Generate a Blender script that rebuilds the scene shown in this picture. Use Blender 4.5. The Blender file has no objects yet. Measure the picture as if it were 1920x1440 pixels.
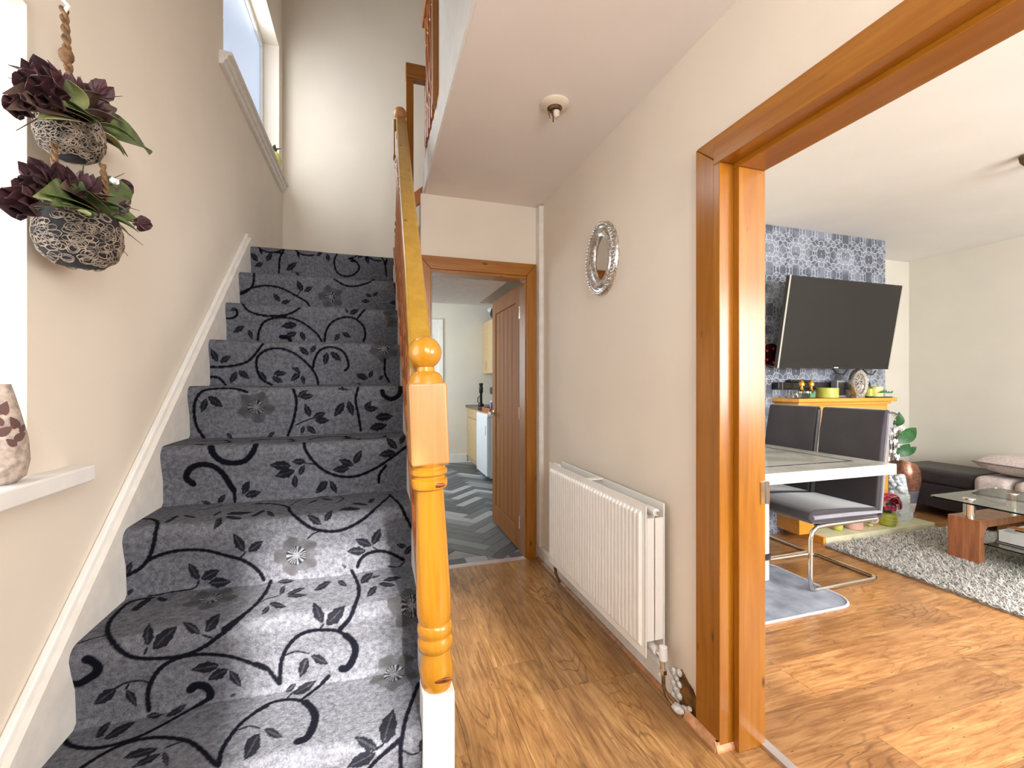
import bpy, math, random
import numpy as np
from mathutils import Vector, Matrix, Quaternion

R = random.Random(7)
SC = bpy.context.scene
COL = SC.collection

# ------------------------------------------------------------------ camera
F, U0, EYE = 830.0, 700.0, 1.24                      # focal length in px of a 1920 x 1440 frame, x of the hall's vanishing point, eye height
TH = math.atan((960 - U0) / F)
S_, C_ = math.sin(TH), math.cos(TH)
cam = bpy.data.cameras.new('camera')
cam.sensor_fit = 'HORIZONTAL'; cam.sensor_width = 36; cam.lens = F / 1920 * 36; cam.clip_start = 0.02
camo = bpy.data.objects.new('camera', cam); COL.objects.link(camo)
camo.location = (0, 0, EYE); camo.rotation_euler = (math.pi / 2, 0, -TH)
SC.camera = camo

def ray(u, v):
    a, b = (u - 960) / F, (720 - v) / F
    return (a * C_ + S_, C_ - a * S_, b)
def atX(u, v, X): r = ray(u, v); t = X / r[0]; return Vector((X, r[1] * t, EYE + r[2] * t))
def atY(u, v, Y): r = ray(u, v); t = Y / r[1]; return Vector((r[0] * t, Y, EYE + r[2] * t))
def atZ(u, v, Z): r = ray(u, v); t = (Z - EYE) / r[2]; return Vector((r[0] * t, r[1] * t, Z))

# ------------------------------------------------------------------ world, sun, window light, exposure
w = bpy.data.worlds.new('world'); SC.world = w; w.use_nodes = True
bg = w.node_tree.nodes['Background']
bg.inputs[0].default_value = (0.80, 0.90, 1.0, 1); bg.inputs[1].default_value = 1.0
SC.view_settings.view_transform = 'Standard'; SC.view_settings.look = 'None'
SC.view_settings.gamma = 1; SC.view_settings.use_curve_mapping = False
SC.view_settings.exposure = 0.0

def sun(name, direction, strength, col, angle):
    l = bpy.data.lights.new(name, 'SUN'); l.energy = strength; l.color = col; l.angle = math.radians(angle)
    o = bpy.data.objects.new(name, l); COL.objects.link(o)
    o.rotation_euler = Vector(direction).to_track_quat('-Z', 'Y').to_euler(); return o
def area(name, loc, direction, sx, sy, watts, col=(1, 1, 1)):
    l = bpy.data.lights.new(name, 'AREA'); l.shape = 'RECTANGLE'; l.size = sx; l.size_y = sy; l.energy = watts; l.color = col
    o = bpy.data.objects.new(name, l); COL.objects.link(o); o.location = loc
    o.rotation_euler = Vector(direction).to_track_quat('-Z', 'Z').to_euler(); return o
sun('sun_offscreen', (-0.12, 1.0, -0.62), 20.0, (1, .95, .88), 3)
# daylight, each rectangle filling the glazing it stands for, in the plane of that wall
area('front_door_glass_offscreen', (.1625, -1.095, 1.96), (0, 1, 0), .355, .90, 20, (.94, .98, 1))
area('front_side_light_offscreen', (.80, -1.095, 1.725), (0, 1, 0), .35, 1.13, 24, (.94, .98, 1))
area('living_window_offscreen', (3.3, -1.745, 1.575), (0, 1, 0), 2.58, 1.23, 165, (.95, .98, 1))
area('hall_window_offscreen', (-.84, .72, 1.545), (1, 0, 0), .93, .93, 9, (.90, .96, 1))
area('kitchen_window_offscreen', (-.55, 5.6, 1.55), (1, 0, 0), 1.78, 1.18, 62, (.90, .97, 1))
area('stair_window_daylight', (-.84, 3.23, 3.385), (1, 0, 0), 1.27, .95, 23, (.92, .97, 1))     # the frosted stair window in view

# ------------------------------------------------------------------ materials
def lin(c):
    def g(x): x /= 255.; return x / 12.92 if x <= .04045 else ((x + .055) / 1.055) ** 2.4
    return (g(c[0]), g(c[1]), g(c[2]), 1)

class NT:
    def __init__(s, name):
        s.m = bpy.data.materials.new(name); s.m.use_nodes = True
        s.t = s.m.node_tree; s.b = s.t.nodes['Principled BSDF']; s.out = s.t.nodes['Material Output']
    def n(s, typ, **kw):
        x = s.t.nodes.new(typ)
        for k, v in kw.items():
            if k.startswith('i_'):
                key = k[2:]; key = int(key) if key.isdigit() else key.replace('_', ' ')
                x.inputs[key].default_value = v
            else: setattr(x, k, v)
        return x
    def l(s, a, b): s.t.links.new(a, b)
    def math(s, op, a, b=None, clamp=False):
        x = s.n('ShaderNodeMath', operation=op, use_clamp=clamp)
        for i, q in enumerate((a, b)):
            if q is None: continue
            if isinstance(q, (int, float)): x.inputs[i].default_value = q
            else: s.l(q, x.inputs[i])
        return x.outputs[0]
    def coords(s, scale=(1, 1, 1), kind='Object', rnd=0.0, rot=(0, 0, 0)):
        tc = s.n('ShaderNodeTexCoord'); mp = s.n('ShaderNodeMapping')
        mp.inputs['Scale'].default_value = scale; mp.inputs['Rotation'].default_value = rot
        src = tc.outputs[kind]
        if rnd:
            oi = s.n('ShaderNodeObjectInfo')
            vm = s.n('ShaderNodeVectorMath', operation='ADD'); s.l(src, vm.inputs[0])
            cb = s.n('ShaderNodeCombineXYZ'); q = s.math('MULTIPLY', oi.outputs['Random'], rnd)
            for i in range(3): s.l(q, cb.inputs[i])
            s.l(cb.outputs[0], vm.inputs[1]); src = vm.outputs[0]
        s.l(src, mp.inputs['Vector']); return mp.outputs[0]
    def noise(s, vec, scale=5, detail=4, rough=.5, dist=0):
        x = s.n('ShaderNodeTexNoise'); x.inputs['Scale'].default_value = scale; x.inputs['Detail'].default_value = detail
        x.inputs['Roughness'].default_value = rough; x.inputs['Distortion'].default_value = dist
        s.l(vec, x.inputs['Vector']); return x.outputs['Fac']
    def ramp(s, fac, stops, interp='LINEAR'):
        x = s.n('ShaderNodeValToRGB'); cr = x.color_ramp; cr.interpolation = interp
        while len(cr.elements) < len(stops): cr.elements.new(.5)
        for e, (p, c) in zip(cr.elements, stops): e.position = p; e.color = c if len(c) == 4 else lin(c)
        s.l(fac, x.inputs['Fac']); return x.outputs['Color']
    def mix(s, fac, a, b, blend='MIX'):
        x = s.n('ShaderNodeMix', data_type='RGBA', blend_type=blend)
        for i, q in ((0, fac), (6, a), (7, b)):
            if isinstance(q, (int, float)): x.inputs[i].default_value = q
            elif isinstance(q, (tuple, list)): x.inputs[i].default_value = q if len(q) == 4 else lin(q)
            else: s.l(q, x.inputs[i])
        return x.outputs[2]
    def bump(s, h, strength=.2, dist=.01):
        x = s.n('ShaderNodeBump'); x.inputs['Strength'].default_value = strength; x.inputs['Distance'].default_value = dist
        s.l(h, x.inputs['Height']); s.l(x.outputs[0], s.b.inputs['Normal'])
    def base(s, c):
        if isinstance(c, (tuple, list)): s.b.inputs['Base Color'].default_value = c if len(c) == 4 else lin(c)
        else: s.l(c, s.b.inputs['Base Color'])
    def set(s, **k):
        for a, v in k.items(): s.b.inputs[a.replace('_', ' ')].default_value = v

def plain(name, c, rough=.5, metal=0, var=.06, nscale=12, bump=0, **k):
    t = NT(name); v = t.coords()
    n = t.noise(v, nscale, 3)
    lo = tuple(max(0, x * (1 - var)) for x in c); hi = tuple(min(255, x * (1 + var)) for x in c)
    t.base(t.ramp(n, [(.3, lo), (.7, hi)])); t.set(Roughness=rough, Metallic=metal, **k)
    if bump: t.bump(n, bump, .004)
    return t.m

def pine(name, dark, mid, light, rough=.28, axis='Z', knots=True, coat=.35):
    t = NT(name)
    sc = {'Z': (14, 14, 1.0), 'Y': (14, 1.0, 14), 'X': (1.0, 14, 14)}[axis]
    v = t.coords(sc)
    g = t.noise(v, 2.2, 5, .6, .6)
    c = t.ramp(g, [(.28, dark), (.5, mid), (.72, light)])
    if knots:
        sk = {'Z': (7, 7, 2.6), 'Y': (7, 2.6, 7), 'X': (2.6, 7, 7)}[axis]
        vo = t.n('ShaderNodeTexVoronoi'); vo.inputs['Scale'].default_value = 1.75; t.l(t.coords(sk), vo.inputs['Vector'])
        k = t.ramp(vo.outputs['Distance'], [(.05, (.9, .9, .9, 1)), (.12, (0, 0, 0, 1))])
        c = t.mix(k, c, tuple(x * .42 for x in dark))
    t.base(c); t.set(Roughness=rough, Coat_Weight=coat, Coat_Roughness=.2)
    t.bump(g, .06, .003); return t.m

M = {}
M['wall'] = plain('cream_wall', (231, 219, 203), .85, var=.012, nscale=3, bump=.05)
M['wall_liv'] = plain('stone_wall', (222, 217, 205), .85, var=.012, nscale=3, bump=.05)
M['ceil'] = plain('ceiling_paint', (234, 224, 216), .9, var=.01, nscale=3)
M['ceil_liv'] = plain('living_ceiling_paint', (236, 234, 230), .9, var=.01, nscale=3)
M['white'] = plain('white_gloss', (236, 233, 228), .4, var=.02)
M['white_dull'] = plain('white_board', (228, 222, 214), .5, var=.03, nscale=20)
M['rad'] = plain('radiator_enamel', (244, 241, 236), .3, var=.01)
M['pine_frame'] = pine('pine_frame', (142, 82, 12), (156, 96, 17), (170, 110, 27))
M['pine_frame_y'] = pine('pine_frame_y', (142, 82, 12), (156, 96, 17), (170, 110, 27), axis='Y')
M['pine_frame_x'] = pine('pine_frame_x', (142, 82, 12), (156, 96, 17), (170, 110, 27), axis='X')
M['pine_rail'] = pine('pine_rail', (158, 116, 30), (170, 128, 38), (182, 140, 50), axis='Y')
M['pine_newel'] = pine('pine_newel', (178, 116, 24), (190, 130, 30), (202, 144, 44), .22, knots=False)
M['newel_block'] = pine('newel_block', (178, 122, 66), (188, 134, 78), (198, 146, 90), .35, knots=False)
M['pine_dark'] = pine('pine_baluster', (140, 76, 36), (164, 96, 48), (182, 116, 66), .3, knots=False)
M['knot'] = plain('knot_wood', (120, 58, 16), .3, var=.3, nscale=60)
M['oak'] = pine('oak_door', (150, 90, 32), (164, 104, 40), (176, 118, 52), .7, knots=False, coat=0)
M['oak_edge'] = pine('oak_door_edge', (160, 100, 48), (176, 116, 60), (190, 134, 78), .35, knots=False)
M['mantel'] = pine('mantel_pine', (222, 150, 46), (234, 164, 58), (242, 176, 74), .35, axis='X', knots=False)
M['chrome'] = plain('chrome', (225, 225, 225), .12, 1, var=.02)
M['silver'] = plain('antique_silver', (196, 194, 190), .28, 1, var=.25, nscale=90, bump=.35)
M['brass'] = plain('brass_gold', (222, 178, 84), .2, 1, var=.05)
M['copper_pipe'] = plain('old_pipe', (124, 96, 62), .45, .7, var=.2, nscale=60)
M['black'] = plain('black_plastic', (22, 23, 26), .35, var=.1)
M['black_gloss'] = plain('screen_glass', (14, 14, 17), .12, var=.05)
M['white_plastic'] = plain('white_plastic', (240, 240, 244), .35, var=.01)
M['white_tread'] = plain('fridge_white', (224, 231, 238), .3, var=.01)
M['velvet'] = plain('grey_velvet', (64, 61, 68), .75, var=.08, nscale=5, Sheen_Weight=.9, Sheen_Roughness=.35)
M['velvet_trim'] = plain('silver_velvet', (150, 150, 164), .7, var=.06, nscale=8, Sheen_Weight=.8)
M['leather'] = plain('dark_leather', (54, 51, 54), .45, var=.12, nscale=30, bump=.1)
M['matgrey'] = plain('mat_grey', (150, 156, 172), .95, var=.14, nscale=9, bump=.3)
M['matedge'] = plain('mat_edge', (206, 212, 228), .9, var=.05)
M['beige_unit'] = plain('beige_cabinet', (204, 176, 132), .5, var=.04, nscale=25)
M['worktop'] = plain('worktop', (104, 88, 78), .4, var=.2, nscale=60)
M['tray_wood'] = plain('tray_wood', (150, 88, 52), .45, var=.15, nscale=30)
M['plaster'] = plain('torn_plaster', (206, 202, 196), .9, var=.15, nscale=60, bump=.4)
M['rope'] = plain('jute_rope', (104, 76, 50), .9, var=.3, nscale=90, bump=.4)
M['pot'] = plain('planter_dark', (26, 21, 22), .9, var=.2, nscale=40)
M['pot_line'] = plain('planter_lattice', (116, 102, 88), .6, var=.35, nscale=60)
M['wine'] = plain('wine_petal', (66, 40, 44), .6, var=.45, nscale=30)
M['leafg'] = plain('planter_green', (74, 88, 48), .5, var=.4, nscale=30)
M['leafp'] = plain('planter_purple', (80, 62, 54), .55, var=.45, nscale=24)
M['leafk'] = plain('planter_pale', (150, 156, 104), .5, var=.25, nscale=24)
M['leafd'] = plain('deep_green', (40, 96, 46), .4, var=.3, nscale=20)
M['twig'] = plain('twig', (88, 66, 54), .8)
M['blossom'] = plain('white_blossom', (238, 236, 238), .7, var=.04)
M['magenta'] = plain('magenta_petal', (158, 40, 84), .6, var=.35, nscale=40)
M['lime'] = plain('lime_pot', (186, 190, 84), .35, var=.12, nscale=10)
M['cream_wax'] = plain('cream_wax', (238, 230, 150), .45, var=.06)
M['pinkjar'] = plain('pink_jar', (222, 176, 164), .4, var=.04)
M['hearth'] = plain('hearth_stone', (222, 220, 188), .35, var=.05, nscale=8)
M['coral'] = plain('white_coral', (214, 224, 230), .6, var=.06, nscale=40, bump=.2)
M['copper'] = plain('copper_glaze', (150, 104, 84), .25, .4, var=.2, nscale=40)
M['vgrey'] = plain('vase_grey', (132, 136, 146), .35, .2, var=.1)
M['vlight'] = plain('vase_light', (206, 200, 200), .4, var=.06)
M['fabric'] = plain('greige_fabric', (202, 190, 186), .95, var=.07, nscale=60, bump=.3)
M['fabric_dk'] = plain('greige_piping', (128, 114, 114), .95, var=.1, nscale=60)
M['walnut'] = pine('walnut_table', (140, 82, 50), (172, 108, 70), (198, 138, 96), .35, knots=False)
M['paper_o'] = plain('orange_paper', (214, 128, 78), .7, var=.3, nscale=40)
M['green_glass'] = plain('green_bottle', (120, 190, 130), .15, var=.2)
M['bag_blk'] = plain('bag_black', (24, 24, 30), .4, var=.2, bump=.3)
M['sage'] = plain('vase_stone', (176, 160, 148), .8, var=.18, nscale=70, bump=.25)
M['cut'] = plain('vase_cutout', (104, 74, 70), .8, var=.1)
M['bead_wood'] = plain('laminate_bead', (206, 148, 106), .5, var=.12, nscale=40)
M['bead_brown'] = plain('laminate_bead_brown', (160, 108, 68), .5, var=.16, nscale=40)
M['alu'] = plain('alu_strip', (206, 196, 194), .35, .5, var=.04)
M['rose'] = plain('rose_plastic', (222, 206, 184), .5, var=.06)
M['burnt'] = plain('rose_socket', (92, 66, 44), .7, var=.3, nscale=60)
M['brown_hole'] = plain('wall_hole_brown', (122, 82, 30), .8, var=.45, nscale=14, bump=.3)

def glass(name, col, rough=.02):
    t = NT(name); t.base(col); t.set(Roughness=rough, Transmission_Weight=1.0, IOR=1.45); return t.m
M['glass'] = glass('table_glass', (214, 238, 230)); M['clear'] = glass('clear_glass', (244, 248, 250))
def lit(name, c, e):
    t = NT(name); v = t.coords((26, 26, 3)); n = t.noise(v, 3, 4, .6)
    col = t.ramp(n, [(.3, tuple(x * .93 for x in c)), (.7, c)])
    t.base(col); t.l(col, t.b.inputs['Emission Color']); t.set(Roughness=.35, Emission_Strength=e); return t.m
M['frost'] = lit('frosted_daylight_pane', (196, 216, 246), .62)
M['frost2'] = lit('white_daylight_pane', (226, 232, 246), .7)
M['mirror'] = plain('mirror_glass', (200, 198, 196), .04, 1, var=.01)

def laminate(name, axis_rot, cols):
    t = NT(name)
    v = t.coords((1, 1, 1), rnd=37.0)
    m2 = t.n('ShaderNodeMapping'); m2.inputs['Scale'].default_value = (1.6, 15, 15); t.l(v, m2.inputs['Vector'])
    fine = t.noise(m2.outputs[0], 3.5, 6, .68, .5)
    m3 = t.n('ShaderNodeMapping'); m3.inputs['Scale'].default_value = (1.3, 5.5, 5); t.l(v, m3.inputs['Vector'])
    big = t.noise(m3.outputs[0], 1.1, 2, .45, .3)
    rings = t.math('FRACT', t.math('MULTIPLY', big, 16))
    rings = t.math('ABSOLUTE', t.math('SUBTRACT', rings, .5))
    gmask = t.ramp(t.noise(v, 2.6, 2), [(.44, (0, 0, 0, 1)), (.60, (1, 1, 1, 1))])
    c = t.ramp(fine, [(.26, cols[0]), (.45, cols[1]), (.58, cols[2]), (.78, cols[3])])
    rr = t.ramp(rings, [(.0, (1, 1, 1, 1)), (.16, (0, 0, 0, 1))])
    c = t.mix(t.math('MULTIPLY', t.math('MULTIPLY', rr, gmask), .55), c, tuple(x * .62 for x in cols[0]))
    patch = t.noise(v, 3.2, 3)
    c = t.mix(t.math('MULTIPLY', t.ramp(patch, [(.48, (0, 0, 0, 1)), (.68, (1, 1, 1, 1))]), .5), c, cols[0])
    spk = t.n('ShaderNodeTexVoronoi'); spk.inputs['Scale'].default_value = 9
    t.l(m3.outputs[0], spk.inputs['Vector'])
    c = t.mix(t.ramp(spk.outputs['Distance'], [(.05, (.8, .8, .8, 1)), (.11, (0, 0, 0, 1))]), c, tuple(x * .45 for x in cols[0]))
    oi = t.n('ShaderNodeObjectInfo')
    br = t.ramp(oi.outputs['Random'], [(0, (.80, .78, .76, 1)), (1, (1.12, 1.1, 1.06, 1))])
    t.base(t.mix(1.0, c, br, 'MULTIPLY')); t.set(Roughness=.34, Coat_Weight=.15, Coat_Roughness=.18); t.bump(fine, .08, .002); return t.m
M['lam'] = laminate('laminate_plank', 0, [(112, 76, 44), (160, 116, 70), (184, 140, 88), (206, 166, 114)])
M['lam2'] = laminate('laminate_plank_living', 0, [(130, 86, 50), (178, 126, 78), (198, 148, 96), (214, 172, 122)])

t = NT('herringbone_tile'); oi = t.n('ShaderNodeObjectInfo')
c = t.ramp(oi.outputs['Random'], [(0, (70, 75, 82)), (.4, (104, 109, 115)), (.72, (140, 144, 148)), (.88, (178, 180, 182))], 'CONSTANT')
c = t.mix(.2, c, t.ramp(t.noise(t.coords((3, 26, 20), rnd=20), 4, 4), [(.3, (60, 62, 66)), (.7, (150, 152, 156))]))
t.base(c); t.set(Roughness=.5); M['tile'] = t.m
M['grout'] = plain('grout', (150, 152, 152), .8)

t = NT('flower_carpet')
at = t.n('ShaderNodeAttribute', attribute_name='pattern'); sp = t.n('ShaderNodeSeparateColor'); t.l(at.outputs['Color'], sp.inputs[0])
v = t.coords()
n1 = t.noise(v, 240, 3, .7); n2 = t.noise(v, 6, 3, .6); n3 = t.noise(v, 75, 3, .6)
c = t.ramp(n1, [(.3, (52, 52, 58)), (.5, (92, 92, 100)), (.7, (138, 140, 148))])
c = t.mix(.5, c, t.ramp(n2, [(.3, (84, 84, 90)), (.7, (96, 97, 103))]))
c = t.mix(.3, c, t.ramp(n3, [(.35, (48, 48, 54)), (.65, (138, 140, 148))]))
c = t.mix(sp.outputs[1], c, (66, 65, 67)); c = t.mix(sp.outputs[2], c, (128, 130, 136)); c = t.mix(sp.outputs[0], c, (15, 16, 24))
t.base(c); t.set(Roughness=1.0, Specular_IOR_Level=.05); t.bump(t.math('ADD', n1, n3), .45, .006); M['carpet'] = t.m

t = NT('lace_wallpaper')
v = t.coords(); sx = t.n('ShaderNodeSeparateXYZ'); t.l(v, sx.inputs[0])
xy = t.math('ADD', sx.outputs[0], sx.outputs[1])
xy = t.math('MULTIPLY', xy, .8); px_ = t.math('PINGPONG', xy, .115); pz_ = t.math('MULTIPLY', sx.outputs[2], .8)
row = t.math('FLOOR', t.math('DIVIDE', pz_, .27)); pz2 = t.math('PINGPONG', pz_, .135)
lines = None
for (cx, cz, r0) in ((.115, .03, .042), (.07, .065, .05), (.03, .02, .034), (.02, .1, .046), (.09, .115, .036), (.115, .075, .022), (.055, .03, .02), (.0, .06, .03), (.06, .12, .028), (.1, .0, .06)):
    d = t.math('SQRT', t.math('ADD', t.math('POWER', t.math('SUBTRACT', px_, cx), 2), t.math('POWER', t.math('SUBTRACT', pz2, cz), 2)))
    e = t.math('ABSOLUTE', t.math('SUBTRACT', d, r0)); e = t.math('SUBTRACT', 1, t.math('DIVIDE', e, .0034), True)
    lines = e if lines is None else t.math('MAXIMUM', lines, e)
blk = t.ramp(t.noise(v, 7, 2), [(.40, (84, 89, 101)), (.56, (128, 134, 148))])
t.base(t.mix(t.math('MULTIPLY', lines, .8), blk, (206, 212, 224))); t.set(Roughness=.6); M['paper'] = t.m

t = NT('marble'); v = t.coords((1, 1, 1)); n = t.noise(v, 2.2, 6, .6, 2.5)
t.base(t.ramp(n, [(.38, (206, 208, 196)), (.5, (232, 232, 222)), (.7, (240, 240, 234))])); t.set(Roughness=.12, Coat_Weight=.5); M['marble'] = t.m
t = NT('marble_dark'); n = t.noise(t.coords((1, 1, 1)), 12, 6, .6, 2.5)
t.base(t.ramp(n, [(.4, (46, 42, 46)), (.56, (92, 84, 88)), (.7, (160, 150, 150))])); t.set(Roughness=.15); M['marble_dk'] = t.m
t = NT('shag_pile'); at = t.n('ShaderNodeAttribute', attribute_name='pattern'); t.base(at.outputs['Color']); t.set(Roughness=1.0); M['shag'] = t.m
M['rugbase'] = plain('rug_base', (150, 140, 128), 1, var=.2, nscale=60)

# ------------------------------------------------------------------ mesh helpers
class MB:
    def __init__(s): s.v = []; s.f = []
    def add(s, vs, fs):
        o = len(s.v); s.v += [tuple(p) for p in vs]; s.f += [tuple(i + o for i in q) for q in fs]; return s
    def box(s, x0, x1, y0, y1, z0, z1):
        return s.add([(x0, y0, z0), (x1, y0, z0), (x1, y1, z0), (x0, y1, z0), (x0, y0, z1), (x1, y0, z1), (x1, y1, z1), (x0, y1, z1)],
                     [(0, 3, 2, 1), (4, 5, 6, 7), (0, 1, 5, 4), (1, 2, 6, 5), (2, 3, 7, 6), (3, 0, 4, 7)])
    def prism(s, poly, fn, a, b):
        n = len(poly); vs = [fn(p, a) for p in poly] + [fn(p, b) for p in poly]
        return s.add(vs, [tuple(range(n))[::-1], tuple(range(n, 2 * n))] + [(i, (i + 1) % n, n + (i + 1) % n, n + i) for i in range(n)])
    def lathe(s, prof, c=(0, 0, 0), seg=20, sx=1, sy=1, mat=None):
        vs = []; n = len(prof)
        for k in range(seg):
            a = 2 * math.pi * k / seg
            for r, z in prof:
                p = Vector((r * math.cos(a) * sx, r * math.sin(a) * sy, z))
                if mat: p = mat @ p
                vs.append((p.x + c[0], p.y + c[1], p.z + c[2]))
        fs = []
        for k in range(seg):
            k2 = (k + 1) % seg
            for i in range(n - 1): fs.append((k * n + i, k2 * n + i, k2 * n + i + 1, k * n + i + 1))
        fs.append(tuple(k * n for k in range(seg))[::-1]); fs.append(tuple(k * n + n - 1 for k in range(seg)))
        return s.add(vs, fs)
    def sphere(s, c, r, seg=14, rings=9, sx=1, sy=1, sz=1):
        return s.lathe([(max(1e-4, r * math.sin(math.pi * i / rings)), -r * sz * math.cos(math.pi * i / rings)) for i in range(rings + 1)], c, seg, sx, sy)
    def tube(s, pts, r, seg=8, closed=False):
        pts = [Vector(p) for p in pts]; n = len(pts); vs = []; up = None
        for i, p in enumerate(pts):
            a = pts[i - 1] if (i > 0 or closed) else p; b = pts[(i + 1) % n] if (i < n - 1 or closed) else p
            d = (b - a).normalized()
            if up is None: up = Vector((0, 0, 1)) if abs(d.z) < .9 else Vector((1, 0, 0))
            sd = d.cross(up); sd = sd.normalized() if sd.length > 1e-6 else Vector((1, 0, 0)); up = sd.cross(d).normalized()
            rr = r[i] if isinstance(r, (list, tuple)) else r
            for k in range(seg):
                t_ = 2 * math.pi * k / seg; vs.append(p + sd * math.cos(t_) * rr + up * math.sin(t_) * rr)
        fs = []
        for i in range(n if closed else n - 1):
            j = (i + 1) % n
            for k in range(seg): fs.append((i * seg + k, i * seg + (k + 1) % seg, j * seg + (k + 1) % seg, j * seg + k))
        if not closed: fs += [tuple(range(seg))[::-1], tuple((n - 1) * seg + k for k in range(seg))]
        return s.add(vs, fs)
    def leaf(s, base, tip, wid, normal=(0, 0, 1), bend=.15, fold=.2, n=6):
        b, t_ = Vector(base), Vector(tip); d = t_ - b; L = d.length; d.normalize(); nn = Vector(normal)
        sd = d.cross(nn); sd = sd.normalized() if sd.length > 1e-4 else d.orthogonal().normalized(); up = sd.cross(d)
        vs = []
        for i in range(n + 1):
            q = i / n; hw = wid * .5 * math.sin(math.pi * min(1, q ** .75)) + .0006
            c = b + d * L * q + up * (bend * L * 4 * q * (1 - q))
            vs += [c - sd * hw + up * hw * fold * 2, c, c + sd * hw + up * hw * fold * 2]
        m = len(vs); th = up * .0008 + Vector((0, 0, .0004))
        vs2 = vs + [p - th for p in vs]; fs = []
        for i in range(n):
            for k in range(2):
                a = i * 3 + k; fs.append((a, a + 1, a + 4, a + 3)); fs.append((m + a + 3, m + a + 4, m + a + 1, m + a))
            fs.append((i * 3, i * 3 + 3, m + i * 3 + 3, m + i * 3)); fs.append((i * 3 + 5, i * 3 + 2, m + i * 3 + 2, m + i * 3 + 5))
        return s.add(vs2, fs)
    def xf(s, mat, start=0):
        for i in range(start, len(s.v)): s.v[i] = tuple(mat @ Vector(s.v[i]))
        return s
    def build(s, name, mat, parent=None, smooth=False, bevel=0, seg=2, sub=0):
        L = Vector((0, 0, 0)); a = np.array(s.v)
        if parent is None:
            lo, hi = a.min(0), a.max(0); L = Vector(((lo[0] + hi[0]) / 2, (lo[1] + hi[1]) / 2, lo[2]))
        me = bpy.data.meshes.new(name); me.from_pydata([tuple(p) for p in (a - np.array(L))], [], s.f)
        me.validate(); me.update(); me.materials.append(M[mat] if isinstance(mat, str) else mat)
        if smooth:
            me.polygons.foreach_set('use_smooth', [True] * len(me.polygons))
            try: me.set_sharp_from_angle(angle=math.radians(42))
            except Exception: pass
        o = bpy.data.objects.new(name, me); COL.objects.link(o); o.location = L
        if parent is not None: child(o, parent)
        if bevel:
            m = o.modifiers.new('bevel', 'BEVEL'); m.width = bevel; m.segments = seg; m.limit_method = 'ANGLE'
            if seg > 1: me.polygons.foreach_set('use_smooth', [True] * len(me.polygons)); m.harden_normals = True
        if sub: m = o.modifiers.new('sub', 'SUBSURF'); m.levels = sub; m.render_levels = sub
        return o

WORLD = {}
def worldloc(o):
    p = Vector(o.location); q = o.parent
    return WORLD.get(o.name, p)
def child(o, parent):
    o.parent = parent; o.matrix_parent_inverse = Matrix.Translation(-(WORLD[parent.name] if parent.name in WORLD else Vector(parent.location))); return o
def thing(name, label, cat, loc=(0, 0, 0), group=None):
    o = bpy.data.objects.new(name, None); COL.objects.link(o); o.location = loc; o.empty_display_size = .05; WORLD[o.name] = Vector(loc)
    return tag(o, label, cat, group)
def tag(o, label=None, cat=None, group=None, kind=None):
    for k, v in (('label', label), ('category', cat), ('group', group), ('kind', kind)):
        if v: o[k] = v
    return o
def struct(o, label=None): o['kind'] = 'structure'; (label and o.__setitem__('label', label)); return o
# a child mesh keeps world coordinates; remember that so grandchildren line up
_b = MB.build
def build(s, name, mat, parent=None, **k):
    o = _b(s, name, mat, parent, **k); WORLD[o.name] = Vector(o.location) if parent is None else Vector((0, 0, 0)); return o
MB.build = build
def sbox(name, mat, *b, **k): return struct(MB().box(*b).build(name, mat, **k))

# ------------------------------------------------------------------ room shell
XL, XR, YK, ZC, ZF = -.715, 1.14, 2.97, 2.50, 2.66       # stair wall, right wall, kitchen wall, hall ceiling, upper floor
XO = 1.27                                                # living side of the right wall
ZL = 2.553                                               # living ceiling
YB, ZT = 4.06, 5.1                                       # landing back wall, upstairs ceiling
def wall_with_hole(name, mat, plane, a0, a1, z0, z1, t0, t1, holes, label=None):
    """plane 'X': wall of constant x between t0..t1, running a0..a1 in y; 'Y' likewise. holes: (a, b, zlo, zhi)"""
    m = MB(); cuts = sorted(holes)
    def bx(p, q, lo, hi):
        if q - p < 1e-5 or hi - lo < 1e-5: return
        m.box(t0, t1, p, q, lo, hi) if plane == 'X' else m.box(p, q, t0, t1, lo, hi)
    cur = a0
    for (p, q, lo, hi) in cuts:
        bx(cur, p, z0, z1); bx(p, q, z0, lo); bx(p, q, hi, z1); cur = q
    bx(cur, a1, z0, z1); return struct(m.build(name, mat), label)

wall_with_hole('wall_left', 'wall', 'X', -1.15, YB + .1, 0, ZT, XL - .16, XL, [(.2, 1.227, 1.03, 2.06), (2.54, 3.91, 2.86, 3.92)], 'cream plaster wall beside the stairs')
wall_with_hole('wall_right', 'wall', 'X', -1.15, YK, 0, ZC, XR, XO - .005, [(-.45, 1.245, 0, 2.06)], 'cream wall with radiator and living room opening')
wall_with_hole('wall_kitchen', 'wall', 'Y', .30, XR + .13, 0, ZC, YK, YK + .10, [(.36, 1.065, 0, 2.03)], 'cream wall above kitchen doorway')
sbox('wall_landing', 'wall', XL - .1, 2.1, YB, YB + .1, 2.0, ZT)
wall_with_hole('wall_front', 'wall', 'Y', XL - .16, XR, 0, ZT, -1.15, -1.05, [(-.02, .345, 1.50, 2.42), (.62, .98, 1.15, 2.3)])
m = MB().box(.32, XR + .02, .3, YK + .05, ZC, ZF).box(XL - .1, XR + .02, -1.15, .3, ZC, ZF)
struct(m.build('ceiling', 'ceil'), 'hall ceiling with white slab edge over the stairwell')
sbox('wall_upstairs', 'white', .32, .42, .3, 2.29, ZF, ZT)
sbox('trim_1', 'white', .312, .322, .3, 2.80, ZC - .002, ZF + .03)
struct(MB().prism([(2.80, ZC), (3.03, ZC), (2.80, ZF + .03)], lambda p, a: (a, p[0], p[1]), .312, .322).build('trim_2', 'white'))
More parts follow.
